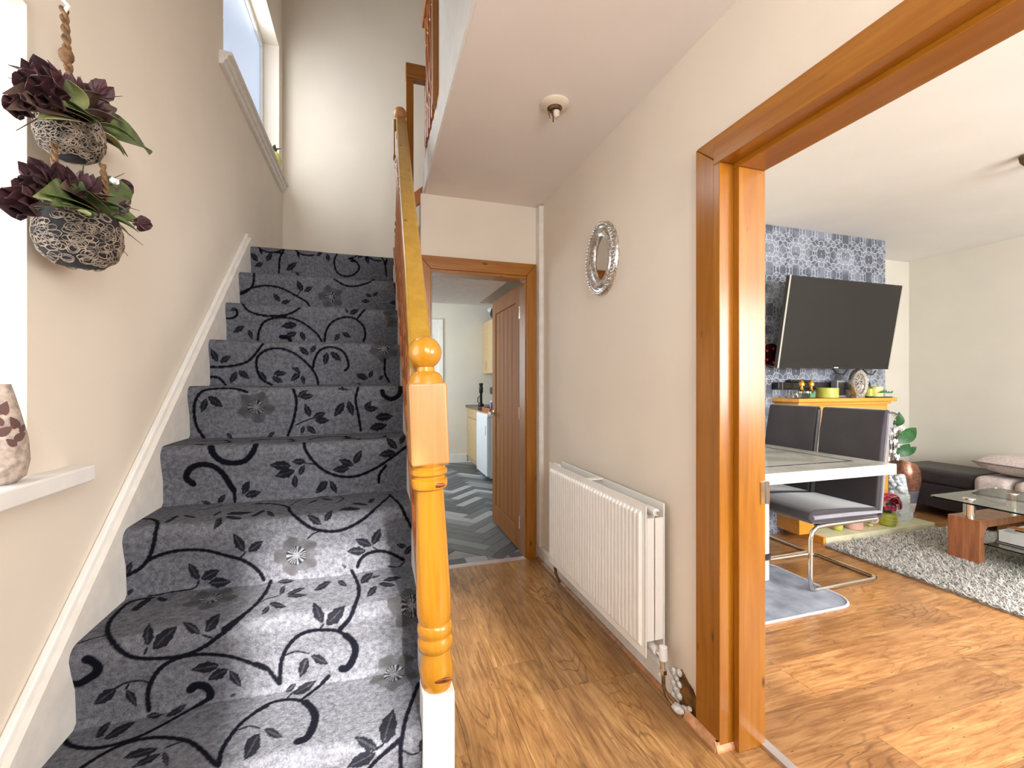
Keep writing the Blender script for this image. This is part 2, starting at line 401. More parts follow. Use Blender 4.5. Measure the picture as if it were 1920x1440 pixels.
sbox('wall_upstairs_near', 'wall', XL, .32, .2, .3, ZF, ZT)
sbox('wall_upstairs_front', 'wall', .42, 2.0, 2.19, 2.29, ZF, ZT)  # unseen wall, added to keep the sun off the landing
sbox('wall_upstairs_side', 'wall', 2.0, 2.1, 2.2, YB, ZF, ZT)
sbox('ceiling_upstairs', 'ceil', XL - .16, 2.1, .2, YB + .1, ZT, ZT + .06)
sbox('floor_upstairs', 'white', XR + .02, 2.0, 2.29, YB, ZF - .1, ZF)
# living room
YV, XV = 3.28, 5.52
sbox('wall_living_back', 'wall_liv', XO, XV + .1, YV, YV + .1, 0, ZL)
sbox('wall_living_right', 'wall_liv', XV, XV + .1, -1.7, YV, 0, ZL)
wall_with_hole('wall_living_front', 'wall_liv', 'Y', XO, XV + .1, 0, ZL, -1.8, -1.7, [(2.0, 4.6, .95, 2.2)])
sbox('ceiling_living', 'ceil_liv', XO - .005, XV + .1, -1.8, YV + .1, ZL, ZL + .06)
sbox('wall_living_left', 'wall_liv', XO - .03, XO, -1.8, -.45, 0, ZL)
sbox('wall_living_hall', 'wall_liv', XO - .005, XO + .002, 1.245, YV, 0, ZL)
sbox('wall_living_over', 'wall_liv', XO - .005, XO + .002, -.45, 1.245, 2.06, ZL)
CB = (3.05, 4.48, 2.85)
struct(MB().box(CB[0], CB[1], CB[2], YV, 0, ZL).build('wall_chimney_breast', 'paper'), 'chimney breast in grey lace-patterned wallpaper')
sbox('baseboard_living', 'white', 4.48, XV, YV - .018, YV, 0, .1)
def sheer(name, clear):
    t = NT(name); tr = t.n('ShaderNodeBsdfTransparent'); tl = t.n('ShaderNodeBsdfTranslucent'); mx = t.n('ShaderNodeMixShader')
    tl.inputs['Color'].default_value = (.8, .8, .8, 1); mx.inputs[0].default_value = 1 - clear
    t.l(tr.outputs[0], mx.inputs[1]); t.l(tl.outputs[0], mx.inputs[2]); t.l(mx.outputs[0], t.out.inputs['Surface']); return t.m
M['net'] = sheer('sun_dimming_net', .38); M['dim_pane'] = sheer('sun_dimming_pane', .5)  # half-clear sheets made up to weaken the sun
sbox('sun_net_living', 'net', 1.95, 4.65, -1.755, -1.75, .9, 2.25)['label'] = 'net sheet added out of view to dim the living room sun'  # unseen sheet, added so less sun enters the living room
sbox('sun_pane_hall', 'dim_pane', .60, 1.0, -1.105, -1.10, 1.12, 2.33)['label'] = 'translucent pane added out of view to dim the hall floor sun'  # unseen pane, added to soften the sun streak on the hall floor
# kitchen
YKF, XKR = 6.95, 2.05
sbox('wall_kitchen_far', 'wall_liv', -.5, XKR + .1, YKF, YKF + .1, 0, ZC)
sbox('wall_kitchen_right', 'wall_liv', XKR, XKR + .1, YV + .1, YKF, 0, ZC)
wall_with_hole('wall_kitchen_left', 'wall_liv', 'X', YB + .1, YKF + .1, 0, ZC, -.6, -.5, [(4.7, 6.5, .95, 2.15)])
sbox('ceiling_kitchen', 'ceil_liv', -.6, XKR + .1, 4.16, YKF + .1, ZC, ZC + .06)
sbox('ceiling_kitchen_front', 'ceil_liv', .95, XKR + .1, YK + .1, 4.16, ZC, ZC + .06)
sbox('wall_kitchen_side', 'wall_liv', XKR, XKR + .1, YK + .1, YV + .1, 0, ZC)
sbox('baseboard_kitchen', 'white', -.5, 1.42, YKF - .018, YKF, 0, .13)

# ------------------------------------------------------------------ floors made of planks and tiles
flo = sbox('floor', 'bead_brown', XL - .16, XV + .1, -1.8, YK + .02, -.04, -.012); flo['label'] = 'oak laminate floor of hall and living room'
def plank(cache, L, Wd, mat):
    key = (round(L, 3), round(Wd, 3), mat)
    if key not in cache:
        mb = MB().box(-L / 2 + .0006, L / 2 - .0006, -Wd / 2 + .0006, Wd / 2 - .0006, -.012, 0)
        me = bpy.data.meshes.new('plank'); me.from_pydata(mb.v, [], mb.f); me.materials.append(M[mat]); cache[key] = me
    return cache[key]
cache = {}
def lay(x0, x1, y0, y1, along, wd, first, mat, ln=1.28):
    a0, a1, b0, b1 = (y0, y1, x0, x1) if along == 'Y' else (x0, x1, y0, y1)
    b = first; row = 0
    while b > b0: b -= wd
    while b < b1 - .01:
        lo, hi = max(b, b0), min(b + wd, b1); a = a0 - R.choice((0, .2, .43, .64, .85, 1.07))
        while a < a1 - .005:
            p, q = max(a, a0), min(a + ln, a1); a += ln
            if q - p < .01: continue
            o = bpy.data.objects.new('plank', plank(cache, q - p, hi - lo, mat)); COL.objects.link(o)
            if along == 'Y': o.location = ((lo + hi) / 2, (p + q) / 2, 0); o.rotation_euler = (0, 0, math.pi / 2)
            else: o.location = ((p + q) / 2, (lo + hi) / 2, 0)
            child(o, flo)
        b += wd
lay(.10, XR + .01, -.9, YK, 'Y', .196, .892, 'lam')
lay(XR + .01, 1.262, -.45, 1.25, 'X', .196, 1.1, 'lam')
lay(1.262, XV, -1.5, YV, 'X', .21, 1.10, 'lam2')
kf = sbox('floor_kitchen', 'grout', -.5, XKR, YK + .02, YKF, -.04, -.004); kf['label'] = 'grey herringbone tile kitchen floor'
tm = MB().box(.002, .398, .002, .098, -.006, .001); tme = bpy.data.meshes.new('tile'); tme.from_pydata(tm.v, [], tm.f); tme.materials.append(M['tile'])
c45 = math.sqrt(.5)
for gx in range(-20, 80):
    for gy in range(-60, 60):
        r = (gx - gy) % 8
        if r not in (0, 7): continue
        lx, ly = gx * .1, gy * .1
        cx, cy = (lx + .2, ly + .05) if r == 0 else (lx + .05, ly + .2)
        X, Y = c45 * (cx - cy) + .3, c45 * (cx + cy) + 3.0
        if not (-.32 < X < 1.85 and YK + .19 < Y < YKF - .15): continue
        o = bpy.data.objects.new('tile', tme); COL.objects.link(o)
        o.rotation_euler = (0, 0, math.pi / 4 + (0 if r == 0 else math.pi / 2))
        ox, oy = (lx, ly) if r == 0 else (lx + .1, ly)
        o.location = (c45 * (ox - oy) + .3, c45 * (ox + oy) + 3.0, 0); child(o, kf)
# cut tiles along the threshold edge
for i in range(5):
    o = MB().box(.30 + i * .16, .30 + i * .16 + .155, YK + .045, YK + .14, -.006, .0008).build('tile', 'tile', kf)
sbox('trim_3', 'alu', .30, 1.07, YK - .01, YK + .035, -.004, .006)['label'] = 'pale threshold strip at kitchen doorway'
sbox('trim_4', 'alu', 1.268, 1.30, -.45, 1.262, -.004, .009)['label'] = 'silver threshold strip under the living room opening'

# skirting, beads
m = MB().prism([(0, 0), (.02, 0), (.02, .085), (.012, .1), (0, .1)], lambda p, a: (XR - p[0], a, p[1]), 1.47, YK)
struct(m.build('baseboard_right', 'white_dull'), 'off-white skirting below the radiator')
m = MB().prism([(0, 0), (.016, 0), (.016, .006), (.006, .016), (0, .016)], lambda p, a: (XR - .02 - p[0], a, p[1]), 1.42, YK - .02)
struct(m.build('trim_5', 'bead_brown'), 'brown scotia bead along the skirting')
m = MB().prism([(0, 0), (.02, 0), (.02, .008), (.008, .03), (0, .03)], lambda p, a: (XR - .025 - p[0], a, p[1]), 1.215, 1.375)
struct(m.build('trim_6', 'bead_wood'), 'short cut bead at foot of the pine post')
m = MB().prism([(0, 0), (.02, 0), (.02, .008), (.008, .03), (0, .03)], lambda p, a: (a, 1.228 - p[0], p[1]), 1.10, 1.262)
struct(m.build('trim_7', 'bead_wood'), 'pale bead across the pine post foot')
for (y, z, lb) in ((1.55, .05, 'white screw cap on the skirting below the radiator valve'), (2.35, .05, 'white screw cap on the skirting near the boxed pipe')):
    m = MB().lathe([(.006, 0), (.006, .004), (.003, .005)], (XR - .02, y, z), 10, mat=Matrix.Rotation(-math.pi / 2, 3, 'Y')); tag(m.build('screw_cap', 'white_plastic'), lb, 'cap', 'screw caps on skirting')
# pipe boxing in the corner
sbox('trim_8', 'white_dull', 1.108, XR, 2.90, YK, .10, ZC - .01)['label'] = 'white boxed pipe strip in the hall corner'

# ------------------------------------------------------------------ door frames
def frame(name, label):
    o = bpy.data.objects.new(name, None); COL.objects.link(o); WORLD[o.name] = Vector((0, 0, 0)); o['kind'] = 'structure'; o['label'] = label; return o
lf = frame('trim_9', 'varnished pine frame around the living room opening')
XA = XR - .024
def arch(pts_in, w0, t_, parent, fn, mats): pass
# architrave legs: two steps (outer flat, inner bead)
MB().prism([(1.228, 0), (1.335, 0), (1.335, 2.088), (1.228, 1.995)], lambda p, a: (a, p[0], p[1]), XR, XA).build('architrave', 'pine_frame', lf, bevel=.005)
MB().prism([(-.45, 1.995), (1.2275, 1.995), (1.3345, 2.088), (-.45, 2.088)], lambda p, a: (a, p[0], p[1]), XR, XA).build('architrave', 'pine_frame_y', lf, bevel=.005)
MB().box(XA - .002, XR + .145, 1.215, 1.245, 0, 1.9895).build('jamb', 'pine_frame', lf, bevel=.003)
MB().box(XA - .002, XR + .145, -.45, 1.245, 1.99, 2.06).build('head_lining', 'pine_frame_y', lf, bevel=.003)
MB().box(XA + .055, XR + .145, 1.19, 1.2155, 0, 1.9715).build('door_stop', 'pine_frame', lf, bevel=.003)
MB().box(XA + .055, XR + .145, -.45, 1.2155, 1.972, 1.991).build('door_stop', 'pine_frame_y', lf, bevel=.003)
h = MB().box(1.262, 1.287, 1.186, 1.192, .83, .905).build('hinge_plate', 'chrome', lf)
MB().lathe([(.006, 0), (.006, .075)], (1.288, 1.184, .83), 10).build('knuckle', 'chrome', h, smooth=True)

kd = frame('trim_10', 'varnished pine frame around the kitchen doorway')
YA = YK - .02
MB().prism([(1.035, 0), (1.107, 0), (1.107, 2.09), (1.035, 2.005)], lambda p, a: (p[0], a, p[1]), YA, YK).build('architrave', 'pine_frame', kd, bevel=.004)
MB().prism([(.363, 2.005), (1.0345, 2.005), (1.1065, 2.09), (.285, 2.09)], lambda p, a: (p[0], a, p[1]), YA, YK).build('architrave', 'pine_frame_x', kd, bevel=.004)
MB().prism([(.285, 0), (.3625, 0), (.3625, 2.004), (.285, 2.089)], lambda p, a: (p[0], a, p[1]), YA, YK).build('architrave', 'pine_frame', kd, bevel=.004)
MB().box(1.025, 1.066, YK - .003, YK + .12, 0, 1.9845).build('jamb', 'pine_frame', kd, bevel=.003)
MB().box(.34, .372, YK - .003, YK + .12, 0, 1.9845).build('jamb', 'pine_frame', kd, bevel=.003)
MB().box(.34, 1.066, YK - .003, YK + .12, 1.985, 2.03).build('head_lining', 'pine_frame_x', kd, bevel=.003)

# kitchen door leaf: open 90 degrees into the kitchen, hinged on the right jamb
DX0, DX1, DY0, DY1, DZ0, DZ1 = 1.028, 1.066, YK + .125, YK + .125 + .78, .012, 1.975
d1 = bpy.data.objects.new('door_1', None); COL.objects.link(d1); d1.location = (DX0, DY0, DZ0); WORLD['door_1'] = Vector(d1.location)
struct(d1, 'oak boarded kitchen door standing open')
for (a, b, lo, hi) in ((DY0, DY0 + .1, DZ0, DZ1), (DY1 - .1, DY1, DZ0, DZ1)):
    MB().box(DX0, DX1, a, b, lo, hi).build('stile', 'oak', d1, bevel=.003)
MB().box(DX0, DX1, DY0 + .1, DY1 - .1, DZ1 - .12, DZ1).build('top_rail', 'oak', d1, bevel=.003)
MB().box(DX0, DX1, DY0 + .1, DY1 - .1, DZ0, DZ0 + .16).build('bottom_rail', 'oak', d1, bevel=.003)
for i in range(5):
    a = DY0 + .1 + i * .116; MB().box(DX0 + .009, DX1 - .009, a + .001, a + .115, DZ0 + .16, DZ1 - .12).build('board', 'oak', d1, bevel=.004, seg=1)
MB().box(DX0 + .001, DX1 - .001, DY0 - .003, DY0, DZ0, DZ1).build('door_edge', 'oak_edge', d1)
for z in (.18, .98, 1.72):
    hp = MB().box(DX0 - .003, DX0 + .028, DY0 - .005, DY0 - .002, z, z + .09).build('hinge_plate', 'chrome', d1)
    MB().lathe([(.007, 0), (.007, .09)], (DX0 - .004, DY0 - .008, z), 10).build('knuckle', 'chrome', hp, smooth=True)
hd = MB().lathe([(.026, 0), (.026, .008), (.01, .012), (.01, .045)], (DX0, DY1 - .055, .985), 14, mat=Matrix.Rotation(-math.pi / 2, 3, 'Y')).build('handle_rose', 'chrome', d1, smooth=True)
MB().tube([(DX0 - .045, DY1 - .055, .985), (DX0 - .05, DY1 - .09, .985), (DX0 - .048, DY1 - .16, .98)], .009, 8).build('lever', 'chrome', hd, smooth=True)

# ------------------------------------------------------------------ windows
def win(name, label, y0, y1, z0, z1, mat, bars=()):
    o = bpy.data.objects.new(name, None); COL.objects.link(o); o.location = (XL - .13, (y0 + y1) / 2, z0); WORLD[o.name] = Vector(o.location); struct(o, label)
    x0, x1 = XL - .15, XL - .11
    MB().box(x0 + .012, x0 + .018, y0, y1, z0, z1).build('pane', mat, o)
    for (a, b, lo, hi) in ((y0, y0 + .045, z0, z1), (y1 - .03, y1, z0, z1), (y0 + .0455, y1 - .0305, z0, z0 + .04), (y0 + .0455, y1 - .0305, z1 - .045, z1)) + tuple(bars):
        MB().box(x0, x1, a, b, lo, hi).build('window_frame', 'white', o, bevel=.004)
    return o
w1 = win('window_1', 'frosted stair window with moulded sill', 2.54, 3.91, 2.86, 3.92, 'frost')
# moulded sill
sl = MB().prism([(-.13, 0), (.055, 0), (.06, -.008), (.055, -.018), (.04, -.02), (.036, -.04), (.024, -.044), (.02, -.062), (.0, -.066), (0, -.01), (-.13, -.01)],
                lambda p, a: (XL + p[0], a, 2.862 + p[1]), 2.47, 3.99).build('window_sill', 'white_dull', w1, bevel=.002, seg=1)
MB().tube([(XL - .085, 2.72, 3.92), (XL - .085, 2.70, 3.35), (XL - .085, 2.76, 3.12), (XL - .085, 2.84, 3.28), (XL - .085, 2.83, 3.92)], .004, 6).build('blind_cord', 'white', w1, smooth=True)
w2 = win('window_2', 'white window with deep sill beside the stairs', .2, 1.227, 1.03, 2.06, 'frost2')
MB().box(XL - .12, XL + .055, .15, 1.365, 1.0, 1.04).build('window_sill', 'white', w2, bevel=.006)

# things on the stair window sill
def lump(name, label, cat, c, r, mat, group=None, top=None):
    m = MB().sphere(c, r, 12, 8, sz=1.1)
    return m
t1 = thing('ornament', 'yellow ball ornament at mid sill of the stair window', 'ornament', (XL - .03, 3.20, 2.862))
MB().lathe([(.02, 0), (.03, .01), (.045, .05), (.045, .08), (.03, .11), (.012, .12)], (XL - .03, 3.20, 2.862), 14).build('body', 'lime', t1, smooth=True)
MB().lathe([(.012, .118), (.016, .13), (.004, .145)], (XL - .03, 3.20, 2.862), 10).build('cap', 'brass', t1, smooth=True)
t1 = thing('ornament', 'small brown jar by the frosted stair pane', 'jar', (XL - .06, 3.58, 2.862))
MB().lathe([(.03, 0), (.038, .03), (.036, .06), (.026, .075)], (XL - .06, 3.58, 2.862), 14).build('jar_body', 'copper', t1, smooth=True)
MB().lathe([(.028, .075), (.028, .088), (.01, .096)], (XL - .06, 3.58, 2.862), 12).build('lid', 'twig', t1, smooth=True)
t1 = thing('ornament', 'yellow pot with brown leaf at end of stair window sill', 'ornament', (XL - .0, 3.72, 2.862))
MB().lathe([(.03, 0), (.05, .03), (.055, .07), (.04, .11), (.03, .12)], (XL, 3.72, 2.862), 14).build('pot', 'lime', t1, smooth=True)
for a in (0, 1.6, 3.4, 5): MB().leaf((XL, 3.72, 2.97), (XL + .05 * math.cos(a), 3.74 + .06 * math.sin(a), 3.03), .035, (0, 0, 1)).build('leaf', 'leafp', t1, smooth=True)

# vase on the near sill
vs = thing('vase', 'tall stone vase with leaf-shaped cut-outs on the white sill', 'vase', (XL - .005, 1.148, 1.04))
prof = [(.03, 0), (.044, .012), (.05, .045), (.047, .09), (.037, .14), (.027, .185), (.023, .2), (.018, .2), (.02, .17)]
MB().lathe(prof, (XL - .005, 1.148, 1.04), 28).build('vase_body', 'sage', vs, smooth=True)
for (ang, z, L, tilt) in ((20, .150, .034, .35), (42, .122, .03, -.5), (20, .108, .028, .9), (48, .095, .026, 1.0), (30, .085, .022, -.8), (8, .128, .028, -.4), (60, .11, .02, .6), (-8, .10, .03, .8), (-20, .14, .03, -.3)):
    a = math.radians(ang - 60); rr = float(np.interp(z, [0, .012, .045, .09, .14, .185, .2], [.03, .044, .05, .047, .037, .027, .023])) + .0012
    c = Vector((XL - .005 + rr * math.cos(a), 1.148 + rr * math.sin(a), 1.04 + z)); nn = Vector((math.cos(a), math.sin(a), .15)); tt = Vector((-math.sin(a), math.cos(a), 0))
    d = (Vector((0, 0, 1)) * math.cos(tilt) + tt * math.sin(tilt)) * L / 2
    MB().leaf(c - d, c + d, L * .55, nn, .03, 0).build('cut_out', 'cut', vs, smooth=True)

# ------------------------------------------------------------------ staircase
RISE, GO, Y3, Z3 = .2042, .2288, 1.306, .618
SX0, SX1 = -.684, .125
def nY(n): return Y3 + GO * (n - 3)
def nZ(n): return Z3 + RISE * (n - 3)
st = thing('staircase', 'straight stairs in grey vine-patterned carpet with pine handrail', 'staircase', (-.28, .9, 0))
prof = [(nY(1) + .024, 0.0)]
NTOP = 10
for n in range(1, NTOP + 1):
    y, z = nY(n), nZ(n)
    prof += [(y + .024, z - RISE + .012), (y + .02, z - .11), (y + .008, z - .07)]
    for a in np.linspace(200, 90, 9):
        prof.append((y + .03 + .03 * math.cos(math.radians(a)), z - .032 + .032 * math.sin(math.radians(a))))
    prof += [(y + .10, z + .001), (nY(n + 1) + .012, z + .001)] if n < NTOP else [(YB, z)]
prof = np.array(prof)
# resample along the surface
seg = np.hypot(*np.diff(prof, axis=0).T); cum = np.concatenate([[0], np.cumsum(seg)])
s_cut = cum[np.argmin(abs(prof[:, 0] - (nY(6) + .1)) + 10 * (abs(prof[:, 1] - nZ(6)) > .02))]
s_low = cum[np.argmin(abs(prof[:, 0] - (nY(1) + .1)) + 10 * (abs(prof[:, 1] - nZ(1)) > .02))]
srow = np.concatenate([np.arange(0, s_low, .012), np.arange(s_low, s_cut, .0025), np.arange(s_cut, cum[-1] - 1.0, .0045), np.linspace(cum[-1] - 1.0, cum[-1], 60)])
py = np.interp(srow, cum, prof[:, 0]); pz = np.interp(srow, cum, prof[:, 1])
nx = 300; xs = np.linspace(SX0, SX1, nx)
pat = np.zeros((len(srow), nx, 3))
coarse = prof
def hit(uv):
    """pixel -> (x, s) on the carpet surface"""
    out = []
    for (u, v) in uv:
        r = ray(u, v); best = None
        y0, z0 = prof[:-1, 0], prof[:-1, 1]; dy, dz = np.diff(prof[:, 0]), np.diff(prof[:, 1])
        det = r[1] * (-dz) + dy * r[2]
        with np.errstate(divide='ignore', invalid='ignore'):
            t_ = (y0 * (-dz) + dy * (z0 - EYE)) / det; k = (r[1] * (z0 - EYE) - r[2] * y0) / det
        ok = (t_ > 0) & (k >= -1e-6) & (k <= 1 + 1e-6) & np.isfinite(t_)
        if not ok.any(): out.append(None); continue
        i = np.where(ok)[0][np.argmin(t_[ok])]
        out.append((r[0] * t_[i], cum[i] + seg[i] * min(1, max(0, k[i]))))
    return out
def catmull(p, n=7):
    p = [np.array(q, float) for q in p]; p = [2 * p[0] - p[1]] + p + [2 * p[-1] - p[-2]]; o = []
    for i in range(1, len(p) - 2):
        for t_ in np.linspace(0, 1, n, endpoint=False):
            o.append(.5 * ((2 * p[i]) + (-p[i - 1] + p[i + 1]) * t_ + (2 * p[i - 1] - 5 * p[i] + 4 * p[i + 1] - p[i + 2]) * t_ ** 2 + (-p[i - 1] + 3 * p[i] - 3 * p[i + 1] + p[i + 2]) * t_ ** 3))
    o.append(p[-2]); return o
def win_idx(x0, x1, s0, s1):
    i0, i1 = np.searchsorted(srow, s0), np.searchsorted(srow, s1); j0, j1 = np.searchsorted(xs, x0), np.searchsorted(xs, x1)
    return i0, i1, j0, j1
def stroke(pts, w0, w1=None, ch=0, val=1.0):
    w1 = w0 if w1 is None else w1; N = len(pts) - 1
    for i in range(N):
        a, b = pts[i], pts[i + 1]
        if a is None or b is None or abs(a[1] - b[1]) > .07 or abs(a[0] - b[0]) > .07: continue
        wd = w0 + (w1 - w0) * i / max(1, N) ; wd *= 1 + .18 * math.sin(i * 1.9) ; pad = wd + .006
        i0, i1, j0, j1 = win_idx(min(a[0], b[0]) - pad, max(a[0], b[0]) + pad, min(a[1], b[1]) - pad, max(a[1], b[1]) + pad)
        if i1 <= i0 or j1 <= j0: continue
        SS, XX = np.meshgrid(srow[i0:i1], xs[j0:j1], indexing='ij')
        dx, ds = b[0] - a[0], b[1] - a[1]; L2 = dx * dx + ds * ds + 1e-12
        k = np.clip(((XX - a[0]) * dx + (SS - a[1]) * ds) / L2, 0, 1)
        d = np.hypot(XX - a[0] - k * dx, SS - a[1] - k * ds)
        pat[i0:i1, j0:j1, ch] = np.maximum(pat[i0:i1, j0:j1, ch], val * np.clip((wd - d) / .002 + .5, 0, 1))
def inside(poly, XX, SS):
    r = np.zeros(XX.shape, bool); n = len(poly)
    for i in range(n):
        (x1, y1), (x2, y2) = poly[i], poly[(i + 1) % n]
        if y1 == y2: continue
        r ^= ((y1 > SS) != (y2 > SS)) & (XX < (x2 - x1) * (SS - y1) / (y2 - y1) + x1)
    return r
def leafmark(b, t_, fat):
    b, t_ = np.array(b, float), np.array(t_, float); d = t_ - b; L = np.hypot(*d)
    if L < 3: return
    nrm = np.array([-d[1], d[0]]) / L; up, dn = [], []
    for q in np.linspace(0, 1, 9):
        hw = L * fat * .5 * math.sin(math.pi * q ** .85) * (1 + .12 * math.sin(q * 21))
        c = b + d * q; up.append(c + nrm * hw); dn.append(c - nrm * hw)
    P = hit(up + dn[::-1]); P = [p for p in P if p is not None]
    if len(P) < 8: return
    A = np.array(P); hb, ht = hit([b, t_])
    if hb and ht:
        ax = np.array(ht) - np.array(hb); Ls = np.hypot(*ax) + 1e-9; ax /= Ls; nn = np.array([-ax[1], ax[0]]); rel = A - np.array(hb)
        al, pe = rel @ ax, rel @ nn; wd = np.ptp(pe); k = min(1, max(.58 * Ls, .010) / max(wd, 1e-6)); A = np.array(hb) + al[:, None] * ax + (pe * k)[:, None] * nn
    if np.ptp(A[:, 1]) > .2 or np.ptp(A[:, 0]) > .2: return
    i0, i1, j0, j1 = win_idx(A[:, 0].min(), A[:, 0].max(), A[:, 1].min(), A[:, 1].max())
    if i1 <= i0 or j1 <= j0: return
    SS, XX = np.meshgrid(srow[i0:i1], xs[j0:j1], indexing='ij'); ins = inside([tuple(p) for p in A], XX, SS)
    v = np.where(ins, .94, 0)
    h = hit([b + d * .12, b + d * .85])
    if h[0] and h[1]:
        a, e = h; dx, ds = e[0] - a[0], e[1] - a[1]; L2 = dx * dx + ds * ds + 1e-12
        k = ((XX - a[0]) * dx + (SS - a[1]) * ds) / L2; dd = abs((XX - a[0]) * ds - (SS - a[1]) * dx) / math.sqrt(L2)
        v = np.where(ins & (dd < .0018) & (k > 0) & (k < 1), .72, v)
    pat[i0:i1, j0:j1, 0] = np.maximum(pat[i0:i1, j0:j1, 0], v)
def flower(uv, rad=.062):
    h = hit([uv])[0]
    if h is None: return
    cx, cs = h; i0, i1, j0, j1 = win_idx(cx - rad * 1.3, cx + rad * 1.3, cs - rad * 1.3, cs + rad * 1.3)
    if i1 <= i0 or j1 <= j0: return
    SS, XX = np.meshgrid(srow[i0:i1], xs[j0:j1], indexing='ij'); d = np.hypot(XX - cx, SS - cs); a = np.arctan2(SS - cs, XX - cx)
    ro = rad * (1 + .13 * np.cos(5 * a + cx * 40) + .05 * np.cos(11 * a))
    pat[i0:i1, j0:j1, 1] = np.maximum(pat[i0:i1, j0:j1, 1], np.clip((ro - d) / .004, 0, 1) * (.75 + .2 * np.cos(5 * a + cx * 40)))
    rays = np.clip((np.cos(a * 17 + 3 * np.sin(a * 3)) - .1) * 2, 0, 1) * ((d > rad * .2) & (d < rad * .5))
    pat[i0:i1, j0:j1, 0] = np.maximum(pat[i0:i1, j0:j1, 0], rays * .85)
    cen = np.clip(1 - d / (rad * .2), 0, 1) + np.clip((-np.cos(a * 17 + 3 * np.sin(a * 3)) - .2) * 2, 0, 1) * ((d > rad * .12) & (d < rad * .46))
    pat[i0:i1, j0:j1, 2] = np.maximum(pat[i0:i1, j0:j1, 2], np.clip(cen, 0, 1) * .9)

TR = {}
# traced marks: origin x, origin y, scale, vines, thick curls, thin stems, leaves, flowers
TR['a'] = (280, 440, 3.0, [
 [(760,80),(735,130),(728,215)], [(1060,100),(1040,150),(1055,210),(1100,235),(1150,225),(1180,190),(1165,155),(1135,150)], [(1280,105),(1320,150),(1335,235)], [(1340,110),(1330,170)],
 [(590,215),(585,280),(550,320),(505,340)], [(510,330),(580,300),(660,287),(740,300),(820,340),(880,375),(900,400)], [(1040,250),(1100,285),(1160,290),(1220,275),(1260,255)], [(1370,250),(1400,340)],
 [(525,388),(560,430),(640,455),(740,455),(800,440),(845,412)], [(610,600),(620,540),(650,490),(720,467),(800,470),(870,500),(940,555),(970,600)], [(985,600),(995,540),(1030,490),(1090,465),(1150,470),(1200,510),(1215,560),(1205,600)], [(1215,418),(1170,470)], [(490,420),(495,450),(465,470),(430,470)],
 [(335,745),(440,742),(540,720),(590,680),(640,615)], [(690,845),(630,810),(605,750),(610,690),(660,650),(730,640),(800,660),(860,700),(910,750),(940,800),(950,845)], [(920,750),(930,700),(960,650),(1020,632),(1080,650),(1110,690),(1120,740),(1100,765)], [(330,800),(390,805),(430,845)], [(1325,700),(1325,780),(1350,828)],
 [(550,885),(480,866),(380,866),(300,880),(260,930),(250,1000),(265,1080),(310,1148)], [(810,868),(828,930),(820,1010),(800,1080),(780,1128)], [(1175,858),(1160,930),(1175,1010),(1190,1103)],
 [(870,1165),(880,1210),(930,1280),(1000,1335),(1090,1362),(1180,1355),(1280,1310),(1370,1250),(1450,1190)], [(1330,1300),(1295,1350),(1290,1395)]],
 [[(740,575),(780,580),(795,602)], [(1415,845),(1405,900),(1360,925),(1320,905),(1310,880)], [(345,1190),(360,1235),(410,1275),(480,1285),(540,1270),(580,1225),(600,1180)], [(245,1405),(205,1370),(225,1320),(280,1295),(350,1300),(410,1340),(450,1400),(478,1440)]],
 [[(825,1070),(880,1045),(930,1030)], [(860,1280),(930,1290)], [(830,345),(850,315)]],
 [((610,150),(570,100)),((660,150),(690,95)),((640,160),(590,180)),((770,200),(830,155)),((800,210),(880,212)),((940,120),(975,95)),((1000,105),(1010,155)),((1170,130),(1210,110)),((1215,115),(1235,165)),
  ((860,320),(830,255)),((870,320),(920,290)),((735,375),(695,330)),((740,385),(795,370)),((1250,350),(1215,335)),((1255,345),(1290,325)),((1240,375),(1190,375)),((1400,380),(1350,385)),
  ((535,515),(470,550)),((560,535),(580,590)),((830,505),(740,515)),((830,550),(760,575)),((850,545),(875,600)),((1070,555),(1040,600)),((1085,550),(1135,580)),((1120,440),(1100,415)),((1125,445),(1180,420)),((455,425),(495,415)),
  ((385,715),(345,640)),((395,720),(460,680)),((490,770),(455,840)),((500,765),(565,810)),((895,675),(840,630)),((905,665),(940,618)),((1000,660),(985,735)),((1020,660),(1080,710)),((700,780),(775,780)),((690,800),(755,835)),((660,830),(615,765)),((850,770),(800,745)),((850,775),(795,825)),((860,790),(870,845)),((1230,810),(1160,785)),((1235,805),(1260,760)),((1200,838),(1130,830)),((1290,820),(1320,790)),
  ((320,920),(290,1005)),((330,910),(415,970)),((835,915),(890,872)),((850,915),(925,905)),((905,1025),(875,950)),((920,1030),(995,1000)),((930,1045),(1015,1045)),((1095,945),(1040,1025)),((1120,935),(1145,1020)),((1060,868),(1130,872)),((1210,985),(1250,935)),((1215,985),(1290,975)),((1270,1030),(1375,1020)),((1240,1090),(1340,1070)),((870,1075),(855,1125)),((885,1075),(940,1120)),((435,1115),(470,1150)),((665,1138),(710,1105)),
  ((800,1300),(675,1295)),((880,1275),(800,1275)),((820,1325),(705,1360)),((845,1350),(875,1290)),((820,1350),(825,1425)),((1150,1300),(1065,1265)),((1150,1290),(1195,1210)),((1125,1315),(1030,1325)),((1395,1205),(1330,1145)),((1385,1225),(1290,1240)),((1410,1180),(1440,1125)),((520,1440),(565,1385)),((1005,1385),(940,1440)),((1020,1385),(1045,1440))],
 [(1020,350),(1390,460),(1320,640),(600,970)])
